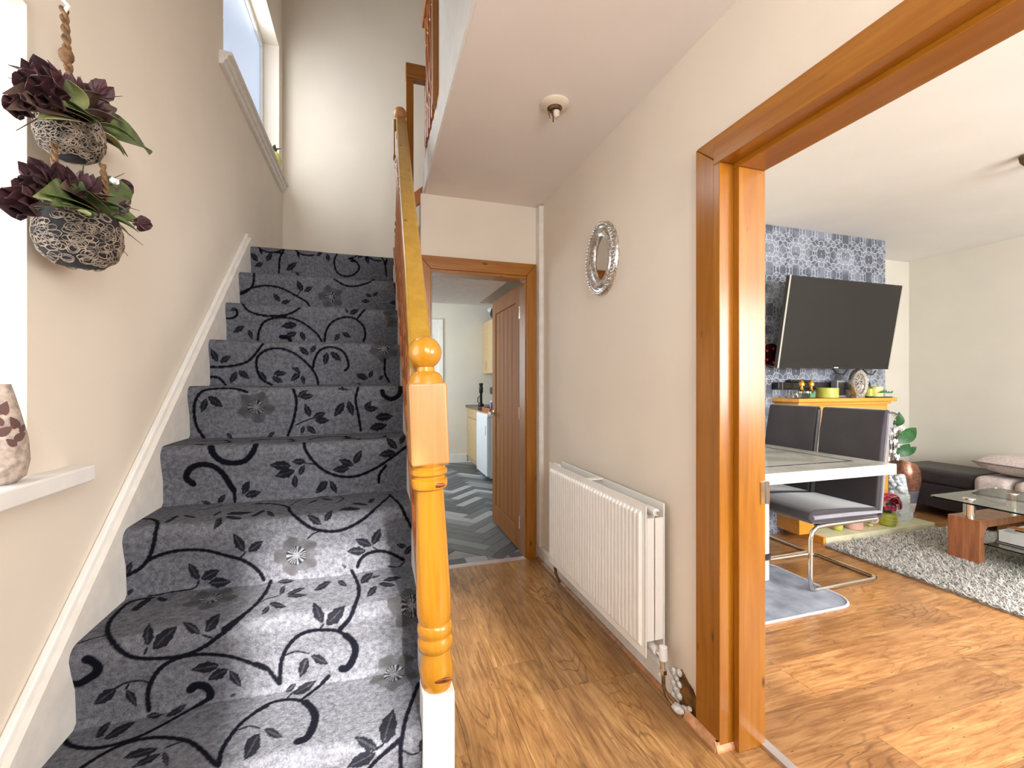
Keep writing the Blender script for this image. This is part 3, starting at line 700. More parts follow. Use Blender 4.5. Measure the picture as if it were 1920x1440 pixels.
TR['b'] = (200, 900, 3.2, [
 [(735,0),(765,70),(770,132)], [(900,140),(1000,143),(1085,158),(1100,185),(1150,230),(1220,280),(1290,300),(1370,305),(1450,285),(1540,235),(1620,165),(1695,100)], [(1695,88),(1760,150),(1800,230),(1845,310)],
 [(210,235),(270,238),(305,262),(290,320),(275,400),(250,470),(200,530),(115,575)], [(235,490),(310,455),(400,432),(520,422),(620,430),(720,455),(800,475),(870,510),(920,555),(945,600)], [(1505,520),(1520,480),(1560,445),(1630,428),(1700,440),(1780,480)],
 [(985,605),(960,660),(900,740),(830,800),(760,850),(700,896)], [(1470,540),(1500,600),(1515,660),(1490,750),(1460,820),(1400,885)]],
 [], [[(540,185),(640,168),(700,152)], [(1100,152),(1160,118),(1240,104),(1330,96)], [(1400,98),(1420,112),(1380,135)], [(1290,300),(1240,320),(1205,350)], [(800,470),(835,430)], [(550,610),(520,655),(400,675),(250,698)], [(1600,405),(1640,430)], [(890,750),(960,715),(1030,695)], [(1690,520),(1750,525),(1790,490)]],
 [((815,85),(860,5)),((830,95),(930,70)),((665,140),(715,85)),((625,145),(560,130)),((1325,5),(1255,80)),((1345,10),(1380,80)),((1110,5),(1140,45)),
  ((430,225),(345,258)),((465,222),(535,225)),((690,225),(645,295)),((720,207),(880,192)),((715,227),(815,231)),((950,187),(865,218)),((960,190),(1010,218)),((1210,132),(1265,117)),((1290,110),(1355,114)),((1525,172),(1390,178)),((1565,147),(1470,144)),((1570,137),(1610,112)),((640,212),(690,192)),
  ((1290,265),(1205,205)),((1310,245),(1355,175)),((825,430),(760,320)),((850,430),(940,365)),((550,605),(485,500)),((560,600),(680,540)),((605,625),(750,610)),((115,570),(150,490)),((125,690),(160,650)),((1590,395),(1490,355)),((1595,390),(1645,290)),((1555,425),(1440,425)),((1800,400),(1735,390)),((1790,450),(1830,390)),((1440,525),(1410,500)),
  ((1040,690),(1070,630)),((1080,685),(1195,645)),((1080,700),(1205,685)),((975,745),(1080,760)),((975,760),(930,810)),((1020,612),(1130,600)),((1345,605),(1240,660)),((1385,600),(1445,630)),((1520,615),(1600,555)),((1580,587),(1645,575)),((1655,605),(1775,585)),((1630,625),(1735,632)),((1620,635),(1560,700)),((1290,850),(1245,740)),((1320,860),(1430,755)),((270,717),(140,780)),((300,722),(370,715))],
 [(1140,450),(630,715),(1830,740)])
TR['c'] = (100, 1100, 4.235, [
 [(1694,40),(1620,130),(1500,240),(1400,330),(1300,405),(1200,480),(1080,540),(950,570),(800,577),(680,570),(590,545),(510,480),(450,400),(430,340),(450,270),(520,190),(600,125),(700,98),(800,88)],
 [(760,982),(750,900),(755,820),(790,730),(850,650),(950,590),(1080,555),(1220,545),(1380,555),(1520,590),(1640,635),(1690,655)],
 [(80,1215),(140,1260),(260,1280),(400,1270),(560,1230),(700,1180),(850,1110),(1000,1030),(1150,950),(1240,895)], [(210,1440),(350,1350),(500,1270),(650,1220),(800,1200),(950,1210),(1080,1240),(1180,1310),(1250,1380),(1300,1430)], [(1310,1430),(1330,1330),(1380,1230),(1480,1100),(1590,1010),(1694,950)]],
 [[(270,570),(320,590),(360,630),(345,680),(290,720),(210,765),(145,765)], [(1080,830),(1130,795),(1200,805),(1240,850),(1240,885)]],
 [[(430,378),(300,410),(200,445)], [(500,800),(580,760),(690,745),(770,770)], [(720,540),(740,490)], [(1250,410),(1180,390)], [(900,1280),(1020,1240)], [(1470,1140),(1560,1110),(1640,1125)], [(580,810),(600,770)]],
 [((740,475),(765,290)),((780,505),(985,320)),((1165,380),(1025,290)),((1205,365),(1325,215)),((1315,630),(1085,675)),((1385,660),(1215,755)),((1395,670),(1490,805)),((505,805),(320,935)),((585,815),(665,950)),((620,185),(780,97)),((820,97),(910,110)),((740,1030),(870,1015)),((895,1035),(1060,940)),((335,1200),(455,1070)),((395,1212),(665,1063)),((825,1285),(550,1362)),((850,1330),(620,1440)),((880,1315),(905,1440)),((1635,1165),(1515,1385)),((1400,880),(1455,858))], [])
TR['d'] = (480, 1100, 4.234, [
 [(0,610),(80,640),(140,710),(185,768)], [(190,768),(192,690),(205,580),(250,480),(330,395),(430,350),(540,338),(640,342),(720,380)], [(810,0),(815,60),(780,150),(740,250),(670,335)],
 [(0,990),(100,930),(200,900),(300,895),(390,915)], [(580,705),(500,790),(370,890)], [(1290,770),(1240,900),(1190,1040),(1160,1180),(1145,1300),(1150,1440)], [(1145,1200),(1050,1280),(950,1370),(890,1440)]],
 [[(680,645),(720,640),(760,590),(790,500),(770,430),(715,378)], [(330,1232),(400,1205),(445,1130),(470,1040),(445,970),(390,915)]],
 [[(230,545),(320,515),(420,530)], [(510,330),(540,290)], [(1170,1290),(1230,1320),(1290,1310)], [(240,890),(300,830)], [(960,1270),(1010,1240)]],
 [((530,288),(455,115)),((558,300),(712,140)),((405,560),(348,722)),((438,545),(578,612)),((235,835),(325,762)),((290,855),(482,742)),((65,1130),(212,1200)),((1010,1240),(1095,960)),((970,1280),(780,1185)),((950,1300),(720,1432)),((1335,1190),(1300,1305))],
 [(1100,690),(1240,170)])
for key, (ox, oy, sc, vines, curls, thin, leaves, flowers) in TR.items():
    cv = lambda p: (ox + p[0] / sc, oy + p[1] / sc)
    for f_ in flowers: flower(cv(f_))
    for ln in vines: stroke(hit(catmull([cv(p) for p in ln])), .0052)
    for ln in curls: stroke(hit(catmull([cv(p) for p in ln])), .0095, .0085)
    for ln in thin: stroke(hit(catmull([cv(p) for p in ln])), .0024)
    for (b, t_) in leaves: leafmark(cv(b), cv(t_), .46)
# the treads this viewpoint hides carry the same design
for n in (1, 5, 6, 7, 8, 9, 10):
    rr = random.Random(n); s0 = cum[np.argmin(abs(prof[:, 0] - (nY(n) + .1)) + 10 * (abs(prof[:, 1] - nZ(n)) > .02))]
    for k in range(4):
        cx = SX0 + .1 + .2 * k + rr.uniform(-.04, .04); ph = rr.uniform(0, 6)
        stroke([(cx + .07 * math.cos(ph + a), s0 + .05 * math.sin(ph + a)) for a in np.linspace(0, 4, 24)], .005)
        for q in range(3):
            a = ph + q * 1.3; bx, bs = cx + .07 * math.cos(a), s0 + .05 * math.sin(a)
            stroke([(bx + t_ * .04 * math.cos(a + 1), bs + t_ * .03 * math.sin(a + 1)) for t_ in np.linspace(0.1, 1, 5)], .008, .003)
me = bpy.data.meshes.new('carpet')
VV = np.zeros((len(srow), nx, 3)); VV[..., 0] = xs[None, :]; VV[..., 1] = py[:, None]; VV[..., 2] = pz[:, None]
# soft unevenness of the laid carpet
wob = .004 * np.sin(xs[None, :] * 9 + py[:, None] * 4) + .002 * np.sin(xs[None, :] * 23 + pz[:, None] * 11); VV[..., 1] += wob * (np.abs(np.gradient(pz, srow))[:, None]); VV[..., 2] += wob * .5 * (1 - np.abs(np.gradient(pz, srow))[:, None])
ii = np.arange(len(srow) - 1)[:, None] * nx + np.arange(nx - 1)[None, :]
quads = np.stack([ii, ii + 1, ii + nx + 1, ii + nx], -1).reshape(-1, 4).astype(np.int32)
nv, nq = VV.shape[0] * nx, len(quads)
me.vertices.add(nv); me.vertices.foreach_set('co', VV.reshape(-1).astype(np.float32))
me.loops.add(nq * 4); me.loops.foreach_set('vertex_index', quads.reshape(-1))
me.polygons.add(nq); me.polygons.foreach_set('loop_start', np.arange(0, nq * 4, 4, dtype=np.int32)); me.polygons.foreach_set('loop_total', np.full(nq, 4, np.int32))
me.polygons.foreach_set('use_smooth', np.ones(nq, bool)); me.update(calc_edges=True); me.validate()
ca = me.color_attributes.new('pattern', 'FLOAT_COLOR', 'POINT')
ca.data.foreach_set('color', np.concatenate([pat.reshape(-1, 3), np.ones((nv, 1))], 1).reshape(-1).astype(np.float32))
me.materials.append(M['carpet']); o = bpy.data.objects.new('carpet', me); COL.objects.link(o); child(o, st); o['label'] = 'grey stair carpet with black vines, leaves and flowers'
# carcass of the steps under the carpet, closed outer side, wall string with its cap
poly = [(a + .016, b - .015) for a, b in prof[1:]]
MB().prism([(poly[0][0], 0)] + poly + [(YB, nZ(10) - .16), (nY(10) + .2, nZ(10) - .2), (nY(1) + .5, 0)], lambda p, a: (a, p[0], max(0, p[1])), SX0 + .002, SX1 - .001).build('carcass', 'white_dull', st)
K = RISE / GO
def nline(y): return Z3 + K * (y - Y3)
y0, y1 = nY(1) - .02, nY(10) + .02
MB().prism([(y0, 0), (y0, nline(y0) + .03), (y1, nline(y1) + .03), (YB, nline(y1) + .03), (YB, nZ(10) - .15), (y0 + .35, 0)], lambda p, a: (a, p[0], p[1]), XL, SX0 + .002).build('wall_string', 'white_dull', st)
MB().prism([(y0, nline(y0) + .028), (y1, nline(y1) + .028), (y1, nline(y1) + .055), (y0, nline(y0) + .055)], lambda p, a: (a, p[0], p[1]), XL, SX0 - .012).build('string_cap', 'white', st, bevel=.006)
MB().prism([(1.16, 0), (1.16, nline(1.16) + .03), (2.93, nline(2.93) + .03), (2.93, nZ(10) - .2), (2.93, 0)], lambda p, a: (a, p[0], p[1]), SX1, SX1 + .04).build('outer_string', 'white', st)
MB().prism([(1.17, nline(1.17) + .03), (2.92, nline(2.92) + .03), (2.92, nline(2.92) + .055), (1.17, nline(1.17) + .055)], lambda p, a: (a, p[0], p[1]), SX1 - .006, SX1 + .05).build('string_capping', 'pine_dark', st, bevel=.004)
# newel post, leaning a little towards the stairs
def zz(v): return 1.24 - (v - 720) * .00131
NB = Vector((.150, 1.10, .495)); LEAN = Matrix.Translation(NB) @ Matrix.Rotation(-.036, 4, 'Y') @ Matrix.Translation(-NB)
def newel(parts, xf=None):
    for name, mb, mat, kw in parts:
        if xf is not None: mb.xf(xf)
        yield name, mb.build(name, mat, st, **kw)
cx, cy = NB.x, NB.y
lo = [(.034, .495), (.037, zz(1280)), (.041, zz(1262)), (.041, zz(1248)), (.036, zz(1230)), (.034, zz(1218)), (.0405, zz(1214)), (.043, zz(1205)), (.043, zz(1196)), (.0385, zz(1191)), (.0385, zz(1188)), (.042, zz(1184)), (.043, zz(1176)), (.041, zz(1168)),
      (.038, zz(1165)), (.0425, zz(1148)), (.042, zz(1110)), (.039, zz(1040)), (.036, zz(970)), (.034, zz(925)), (.034, zz(916)), (.0425, zz(912)), (.0445, zz(905)), (.044, zz(897)), (.038, zz(894)), (.038, zz(890)), (.0445, zz(886)), (.0445, zz(879)), (.040, zz(876)), (.040, zz(872))]
P = newel([('newel_shaft', MB().lathe(lo, (cx, cy, 0), 32), 'pine_newel', dict(smooth=True)),
           ('newel_block', MB().box(cx - .045, cx + .045, cy - .045, cy + .045, zz(868), zz(717)), 'newel_block', dict(bevel=.007, seg=3)),
           ('newel_cap', MB().lathe([(.040, zz(872)), (.044, zz(868)), (.044, zz(717)), (.040, zz(712)), (.039, zz(706)), (.033, zz(700)), (.022, zz(696)), (.02, zz(688))], (cx, cy, 0), 28), 'pine_newel', dict(smooth=True)),
           ('ball_finial', MB().sphere((cx, cy, zz(661)), .0405, 28, 18), 'pine_newel', dict(smooth=True))], LEAN)
P = dict(P); P['newel_shaft']['label'] = 'turned amber newel shaft'
for (v, du, w_) in ((1262, .012, .022), (905, .01, .024)):
    MB().sphere((cx + du, cy - .0405, zz(v)), .012, 14, 8, sx=w_ / .012, sy=.25, sz=.5).xf(LEAN).build('knot', 'knot', P['newel_shaft'], smooth=True)
MB().box(.112, .188, 1.062, 1.138, 0, .497).build('newel_base', 'white', st, bevel=.003)
# handrail
def rx(y): return .118 + (y - 1.14) / 1.8 * .052
def rz(y): return 1.42 + .93 * (y - 1.28)
hp = [(-.031, -.05), (-.031, -.006), (-.024, 0), (.024, 0), (.031, -.006), (.031, -.05), (.018, -.056), (-.018, -.056)]
ya, yb = 1.135, 2.93
MB().prism(hp, lambda p, a: (rx(a) + p[0], a, rz(a) + p[1]), ya, yb).build('handrail', 'pine_rail', st, bevel=.003)
# top newel
tx, ty = .165, 2.955
tn = [(.02, 2.01), (.034, 2.01), (.034, 2.20), (.03, 2.21), (.036, 2.225), (.036, 2.24), (.026, 2.255), (.034, 2.27), (.034, 2.285), (.024, 2.30), (.027, 2.40), (.024, 2.62), (.034, 2.635), (.034, 2.655), (.028, 2.66), (.035, 2.675), (.035, 2.69), (.03, 2.70)]
MB().lathe(tn, (tx, ty, 0), 20).build('newel_shaft', 'pine_dark', st, smooth=True)
MB().box(tx - .042, tx + .042, ty - .042, ty + .042, 2.70, 2.93).build('newel_block', 'pine_frame', st, bevel=.005)
MB().box(tx - .044, tx + .044, ty - .044, ty + .044, nZ(10) - .25, 2.02).build('newel_foot', 'white', st)
MB().lathe([(.035, 2.93), (.033, 2.938), (.02, 2.945), (.02, 2.955)], (tx, ty, 0), 18).build('newel_cap', 'pine_frame', st, smooth=True)
MB().sphere((tx, ty, 2.99), .042, 22, 14).build('ball_finial', 'newel_block', st, smooth=True)
# balusters: one shape, stretched between string and rail
def bal(x, y, z0, z1, parent=st, mat='pine_dark'):
    h_ = z1 - z0; f = lambda q: z0 + h_ * q
    p = [(.014, f(0)), (.019, f(.001)), (.019, f(.2)), (.014, f(.22)), (.018, f(.24)), (.018, f(.255)), (.012, f(.28)), (.017, f(.36)), (.011, f(.55)), (.017, f(.74)), (.012, f(.78)), (.018, f(.79)), (.014, f(.81)), (.019, f(.83)), (.019, f(1))]
    return MB().lathe(p, (x, y, 0), 10).build('baluster', mat, parent, smooth=True)
for k in range(14):
    y = 1.27 + k * .117; bal(SX1 + .02, y, nline(y) + .045, rz(y) - .048)

# upper flight and landing balustrade
up = thing('landing_balustrade', 'pine landing balustrade with turned spindles above the stairs', 'balustrade', (.32, 2.6, ZF))
MB().box(.285, .345, 2.29, 2.80, 3.455, 3.51).build('handrail', 'pine_dark', up, bevel=.008)
MB().box(.29, .34, 2.285, 2.34, ZF + .02, 3.46).build('post', 'pine_frame', up, bevel=.004)
for y in (2.42, 2.52, 2.62, 2.72): bal(.316, y, ZF + .02, 3.46, up)
MB().box(.208, .258, 3.03, 3.08, 2.2, 3.30).build('post', 'pine_frame', up, bevel=.004)
MB().box(.205, .75, 3.02, 3.09, 3.29, 3.385).build('handrail', 'pine_frame_x', up, bevel=.006)
for x in (.352, .47, .59): bal(x, 3.055, 2.5, 3.295, up)
MB().prism([(.19, 2.36), (.42, 2.56), (.42, 2.66), (.19, 2.46)], lambda p, a: (p[0], a, p[1]), 3.02, 3.05).build('raking_string', 'pine_dark', up)
uf = sbox('trim_11', 'white_dull', .30, .95, YK + .1, YB, 2.0, 2.18)
for i in range(3): MB().box(.30 + .22 * i, .30 + .22 * (i + 1.0), YK + .105, YB - .005, 2.18, 2.18 + .15 * (i + 1)).build('step', 'rugbase', uf)

# ------------------------------------------------------------------ hall objects
# radiator
ra = thing('radiator', 'white double-panel radiator below the oval mirror', 'radiator', (1.08, 2.0, .165))
RY0, RY1, RZ0, RZ1, RXF, RXB = 1.50, 2.50, .165, .765, 1.018, 1.108
def corr(x, out):
    m = MB(); n = 33; pitch = (RY1 - RY0 - .05) / n; ys = [(RY0, 0)]
    for i in range(n):
        a = RY0 + .025 + i * pitch; ys += [(a, 0), (a + pitch * .18, 1), (a + pitch * .55, 1), (a + pitch * .73, 0)]
    ys.append((RY1, 0)); rows = [(RZ0, 0), (RZ0 + .03, 0), (RZ0 + .045, 1), (RZ1 - .045, 1), (RZ1 - .03, 0), (RZ1, 0)]
    vs = []
    for (z, k) in rows:
        for (y, q) in ys: vs.append((x - out * .011 * q * k, y, z))
    L = len(ys); fs = [(r * L + i, r * L + i + 1, (r + 1) * L + i + 1, (r + 1) * L + i) for r in range(len(rows) - 1) for i in range(L - 1)]
    m.add(vs, fs); vs2 = [(x + out * .006, y, z) for (y, z) in ((RY0, RZ0), (RY1, RZ0), (RY1, RZ1), (RY0, RZ1))]; m.add(vs2, [(0, 1, 2, 3)])
    m.box(min(x, x + out * .006), max(x, x + out * .006), RY0, RY0 + .002, RZ0, RZ1); m.box(min(x, x + out * .006), max(x, x + out * .006), RY1 - .002, RY1, RZ0, RZ1)
    m.box(x - .001, x + out * .007, RY0, RY1, RZ1 - .002, RZ1 + .001); return m
corr(RXF, 1).build('front_panel', 'rad', ra)
MB().box(RXB - .006, RXB, RY0, RY1, RZ0, RZ1).build('back_panel', 'rad', ra, bevel=.002)
for y in np.linspace(RY0 + .06, RY1 - .06, 60):
    pass
m = MB()
for y in np.linspace(RY0 + .05, RY1 - .05, 70): m.box(RXF + .012, RXB - .012, y, y + .002, RZ0 + .03, RZ1 - .04)
m.build('fin_bank', 'rad', ra)
MB().box(RXF + .004, RXB - .004, 1.99, 2.02, RZ1 - .006, RZ1 + .002).build('top_bridge', 'rad', ra)
for y, yy in ((RY0 + .001, RY0 + .006), (RY1 - .006, RY1 - .001)):
    MB().box(RXF + .008, (RXF + RXB) / 2 - .003, y, yy, RZ0 + .06, RZ1 - .055).build('side_panel', 'rad', ra, bevel=.002)
    MB().box((RXF + RXB) / 2 + .001, RXB - .007, y, yy, RZ0 + .06, RZ1 - .055).build('side_panel', 'rad', ra, bevel=.002)
MB().tube([(1.062, RY0 + .05, RZ1 - .03), (1.062, RY0 - .008, RZ1 - .03)], .015, 14).build('vent_plug', 'rad', ra, smooth=True)
MB().tube([(1.062, RY0 - .006, RZ1 - .03), (1.062, RY0 - .02, RZ1 - .03)], .007, 10).build('bleed_nut', 'chrome', ra, smooth=True)
MB().tube([(1.062, RY1 - .05, RZ1 - .02), (1.062, RY1 + .008, RZ1 - .02)], .015, 14).build('vent_plug', 'rad', ra, smooth=True)
MB().tube([(1.062, RY0 + .05, RZ0 + .028), (1.062, RY0 - .012, RZ0 + .028)], .016, 14).build('tapping', 'rad', ra, smooth=True)
vb = MB().tube([(1.062, RY0 - .01, RZ0 + .028), (1.064, RY0 - .03, RZ0 + .022), (1.066, RY0 - .042, RZ0 + .004), (1.067, RY0 - .045, RZ0 - .03)], .0105, 12).build('valve', 'chrome', ra, smooth=True)
MB().lathe([(.016, 0), (.017, .004), (.015, .05), (.012, .052)], (1.067, RY0 - .045, RZ0 + .012), 16).build('valve_cap', 'white_plastic', vb, smooth=True)
MB().lathe([(.012, 0), (.0145, .004), (.0145, .02), (.011, .024)], (1.067, RY0 - .045, RZ0 - .045), 6).build('nut', 'chrome', vb)
MB().tube([(1.067, RY0 - .045, RZ0 - .035), (1.068, RY0 - .046, .075), (1.072, RY0 - .058, .045), (1.085, RY0 - .085, .02)], .0075, 10).build('pipe', 'copper_pipe', ra, smooth=True)
MB().tube([(1.062, RY1 - .012, RZ0 + .028), (1.062, RY1 + .014, RZ0 + .028), (1.062, RY1 + .02, RZ0), (1.066, RY1 + .005, .08), (1.085, RY1 - .01, .03)], .009, 10).build('pipe', 'copper_pipe', ra, smooth=True)
m = MB().sphere((1.092, RY0 - .098, .02), .02, 10, 7, sy=1.5, sz=.7); m.build('pipe_collar', 'plaster', ra, smooth=True)

# broken plaster at the end of the skirting
hb = struct(MB().prism([(1.336, 0), (1.47, 0), (1.47, .10), (1.44, .135), (1.42, .125), (1.40, .11), (1.375, .10), (1.355, .075), (1.336, .07)], lambda p, a: (a, p[0], p[1]), XR - .006, XR + .01).build('trim_12', 'brown_hole'), 'broken brown patch of wall at the skirting end')
m = MB()
rr = random.Random(3)
for i in range(9):
    q = i / 8; y = 1.455 + .018 * math.sin(i * 2.1); z = .004 + .12 * q
    m.sphere((XR - .012, y, z), .012 + .006 * rr.random(), 8, 6, sx=.7, sy=1.2)
m.build('torn_edge', 'plaster', hb, smooth=True)
for i, (y, z, r_) in enumerate(((1.385, .02, .012), (1.40, .012, .015), (1.37, .035, .009))): MB().sphere((XR - .02, y, z), r_, 9, 6, sy=1.3, sz=.8).build('rubble_lump', 'plaster', hb, smooth=True)
o = MB().box(1.093, 1.115, 1.385, 1.40, 0, .022).build('trim_13', 'bead_wood', bevel=.004, seg=1); struct(o, 'splintered bead end on the floor')

# oval mirror on the right wall
mi = thing('oval_mirror', 'small oval mirror in ornate silver frame above the radiator', 'mirror', (XR - .02, 2.045, 1.70))
def oval(prof, ry, rz, seg=56, scallop=0, c=(XR, 2.045, 1.888)):
    m = MB(); n = len(prof); vs = []
    for k in range(seg):
        a = 2 * math.pi * k / seg; sc = 1 + scallop * math.cos(a * 28)
        for (off, h_) in prof:
            vs.append((c[0] - h_, c[1] + (ry + off * (sc if off > -.001 else 1)) * math.cos(a), c[2] + (rz + off * (sc if off > -.001 else 1)) * math.sin(a)))
    fs = [(k * n + i, ((k + 1) % seg) * n + i, ((k + 1) % seg) * n + i + 1, k * n + i + 1) for k in range(seg) for i in range(n - 1)]
    return m.add(vs, fs)
oval([(.0, 0), (.004, .006), (.002, .018), (-.01, .028), (-.022, .03), (-.030, .024), (-.038, .032), (-.058, .030), (-.072, .022), (-.080, .012), (-.082, .0)], .150, .185).build('frame', 'silver', mi, smooth=True)
for k in range(56):
    a = 2 * math.pi * k / 56
    MB().sphere((XR - .027, 2.045 + .143 * math.cos(a), 1.888 + .178 * math.sin(a)), .0075, 7, 5).build('bead', 'silver', mi, smooth=True)
m = MB(); n = 40; m.add([(XR - .012, 2.045, 1.888)] + [(XR - .012, 2.045 + .072 * math.cos(2 * math.pi * k / n), 1.888 + .106 * math.sin(2 * math.pi * k / n)) for k in range(n)], [(0, 1 + k, 1 + (k + 1) % n) for k in range(n)])
m.build('mirror_glass', 'mirror', mi)

# ceiling rose with bare wires
cr = thing('ceiling_rose', 'round ceiling rose with bare hanging wires on hall ceiling', 'ceiling rose', (.779, 1.844, ZC - .01))
MB().lathe([(.066, ZC), (.066, ZC - .008), (.058, ZC - .016), (.034, ZC - .02), (.03, ZC - .012)], (.779, 1.844, 0), 32).build('base_plate', 'rose', cr, smooth=True)
MB().lathe([(.03, ZC - .012), (.031, ZC - .024), (.024, ZC - .03), (.01, ZC - .028)], (.779, 1.844, 0), 18).build('socket', 'burnt', cr, smooth=True)
for k, (dx, dy, dz) in enumerate(((-.02, -.01, .05), (-.028, .01, .04), (.015, -.012, .045), (.0, .015, .05), (.02, .01, .035))):
    MB().tube([(.779 + dx * .4, 1.844 + dy * .4, ZC - .02), (.779 + dx * .9, 1.844 + dy, ZC - .02 - dz * .5), (.779 + dx * .6, 1.844 + dy * 1.3, ZC - .02 - dz)], .0028, 6).build('wire', 'burnt' if k % 2 else 'twig', cr, smooth=True)
MB().lathe([(.004, 0), (.011, .004), (.013, .03), (.009, .034)], (.784, 1.835, ZC - .066), 10, sx=1.2).build('terminal', 'rose', cr, smooth=True)

# hanging planter
PC = Vector((-.62, 1.19, 0))
hpn = thing('hanging_planter', 'two-tier hanging lattice planter of dark red flowers by the window', 'planter', (PC.x, PC.y, 1.48))
def bowl(cz, r, hgt, parent, dy=0):
    PC = Vector((-.62, 1.19 + dy, 0))
    prof = [(.02, 0), (.55, .05), (.86, .22), (1.0, .5), (.97, .78), (.86, 1.0), (.80, 1.0), (.88, .78), (.8, .3), (.02, .12)]
    b = MB().lathe([(p * r, cz + q * hgt) for p, q in prof], (PC.x, PC.y, 0), 24).build('pot', 'pot', parent, smooth=True)
    ins = MB(); rr = random.Random(int(cz * 100)); m = MB()
    for k in range(280):
        a = rr.uniform(0, 2 * math.pi); q = rr.uniform(.06, .95); rad = float(np.interp(q, [0, .05, .22, .5, .78, 1.0], [.1, .55, .86, 1.0, .97, .86])) * r
        q2 = q + .04; rad2 = float(np.interp(q2, [0, .05, .22, .5, .78, 1.0], [.1, .55, .86, 1.0, .97, .86])) * r
        c = Vector((PC.x + rad * math.cos(a), PC.y + rad * math.sin(a), cz + q * hgt)); tt = Vector((-math.sin(a), math.cos(a), 0))
        ss = Vector(((rad2 - rad) * math.cos(a), (rad2 - rad) * math.sin(a), .04 * hgt)).normalized(); e1, e2 = rr.uniform(.008, .014), rr.uniform(.006, .010)
        m.tube([c + tt * e1 * math.cos(t_) + ss * e2 * math.sin(t_) for t_ in np.linspace(0, 2 * math.pi, 9)[:-1]], .0011, 4, True)
    m.build('lattice', 'pot_line', b, smooth=True)
    return b
bowl(1.722, .056, .088, hpn); bowl(1.497, .074, .118, hpn, .03)
def rope_path(p, q, n=26): return [Vector(p).lerp(Vector(q), i / n) for i in range(n + 1)]
def rope(p, q, r, tw, parent, name='rope'):
    m = MB(); P = rope_path(p, q, 40)
    for ph in (0, math.pi):
        m.tube([x + Vector((math.cos(i * tw + ph), math.sin(i * tw + ph), 0)) * r * .7 for i, x in enumerate(P)], r * .8, 6)
    return m.build(name, 'rope', parent, smooth=True)
top = Vector((PC.x - .0, PC.y - .022, 2.03))
rope(top, (PC.x, PC.y, 1.85), .0055, .75, hpn)
MB().sphere((PC.x, PC.y - .014, 1.935), .013, 10, 7, sz=1.3).build('rope_knot', 'rope', hpn, smooth=True)
MB().tube([(XL + .001, PC.y - .022, 2.05), (XL + .05, PC.y - .022, 2.055), (PC.x - .005, PC.y - .022, 2.05), (PC.x + .008, PC.y - .022, 2.035), (PC.x, PC.y - .022, 2.02)], .004, 8).build('hook', 'white', hpn, smooth=True)
for k in range(3):
    a = k * 2.09 + .5; rope((PC.x + .05 * math.cos(a), PC.y + .05 * math.sin(a), 1.73), (PC.x + .055 * math.cos(a), PC.y + .02 + .055 * math.sin(a), 1.60), .0045, .6, hpn)
    rope((PC.x, PC.y, 1.86), (PC.x + .05 * math.cos(a), PC.y + .05 * math.sin(a), 1.79), .004, .6, hpn)
def pt(u, v, dx=0): return atX(u, v, PC.x + dx)
def petal_cluster(c, d, L, name='flower', mat='wine', n=6, parent=hpn):
    m = MB(); d = Vector(d).normalized(); s1 = d.orthogonal().normalized(); s2 = d.cross(s1)
    for k in range(n):
        a = 2 * math.pi * k / n; off = s1 * math.cos(a) + s2 * math.sin(a)
        m.leaf(Vector(c), Vector(c) + d * L + off * L * .42, L * .72, off, .12, .25, 4)
    for k in range(3):
        a = 2 * math.pi * k / 3 + .5; off = s1 * math.cos(a) + s2 * math.sin(a)
        m.leaf(Vector(c), Vector(c) + d * L * .95 + off * L * .15, L * .5, off, .1, .3, 4)
    return m.build(name, mat, parent, smooth=True)
cu, cl = Vector((PC.x, PC.y, 1.80)), Vector((PC.x, PC.y + .03, 1.61))
for (c0, items) in ((cu, [(5, 175, .03, 'leafp', .04), (12, 205, .05, 'leafp', .04), (70, 222, .06, 'leafk', .036), (95, 150, -.03, 'leafp', .035), (60, 165, .0, 'leafp', .04), (185, 165, .0, 'leafp', .036), (280, 290, .03, 'leafg', .058), (240, 294, .05, 'leafp', .03), (150, 232, .07, 'leafp', .022), (155, 190, .03, 'leafg', .04), (110, 195, .06, 'leafg', .045), (60, 190, .05, 'leafp', .05), (170, 215, .06, 'leafg', .045), (140, 160, -.04, 'leafp', .03), (210, 200, -.03, 'leafp', .03)]),
                    (cl, [(50, 330, .0, 'leafp', .045), (60, 370, .05, 'leafk', .04), (110, 350, .05, 'leafp', .045), (235, 345, .0, 'leafg', .045), (240, 365, .02, 'leafp', .04), (210, 345, .05, 'leafg', .05), (120, 335, .0, 'leafg', .04), (175, 340, .03, 'leafp', .04), (255, 408, .05, 'leafg', .034), (225, 400, .06, 'leafp', .03), (75, 360, .06, 'leafg', .045), (160, 355, .06, 'leafg', .05), (95, 385, .07, 'leafg', .04), (200, 378, .07, 'leafp', .04), (130, 325, -.04, 'leafp', .03)])):
    for (u, v, dx, mt, wd) in items:
        tip = pt(u, v, dx); bs = c0 + (tip - c0) * .12
        MB().leaf(bs, tip, wd * 1.55, (0.75, -.55, .5), .10, .22, 8).build('leaf', mt, hpn, smooth=True)
for (c0, items) in ((cu, [(72, 128, .02, .05), (55, 155, .04, .045), (195, 165, .03, .042), (195, 205, .05, .045), (85, 170, .07, .05), (130, 145, .02, .04), (30, 198, .05, .035), (115, 165, -.02, .04)]), (cl, [(28, 378, .04, .05), (50, 350, .02, .042), (62, 315, .0, .045), (110, 322, .03, .04), (168, 332, .03, .04), (272, 420, .04, .035), (230, 385, .05, .035), (235, 350, -.02, .038), (145, 345, -.02, .04)])):
    for (u, v, dx, L) in items:
        tip = pt(u, v, dx); d = (tip - c0).normalized(); fl = petal_cluster(tip - d * L * .8, d, L)
        MB().tube([c0, c0.lerp(tip, .5) + Vector((0, 0, .01)), tip - d * L * .7], .0022, 5).build('stem', 'twig', fl, smooth=True)
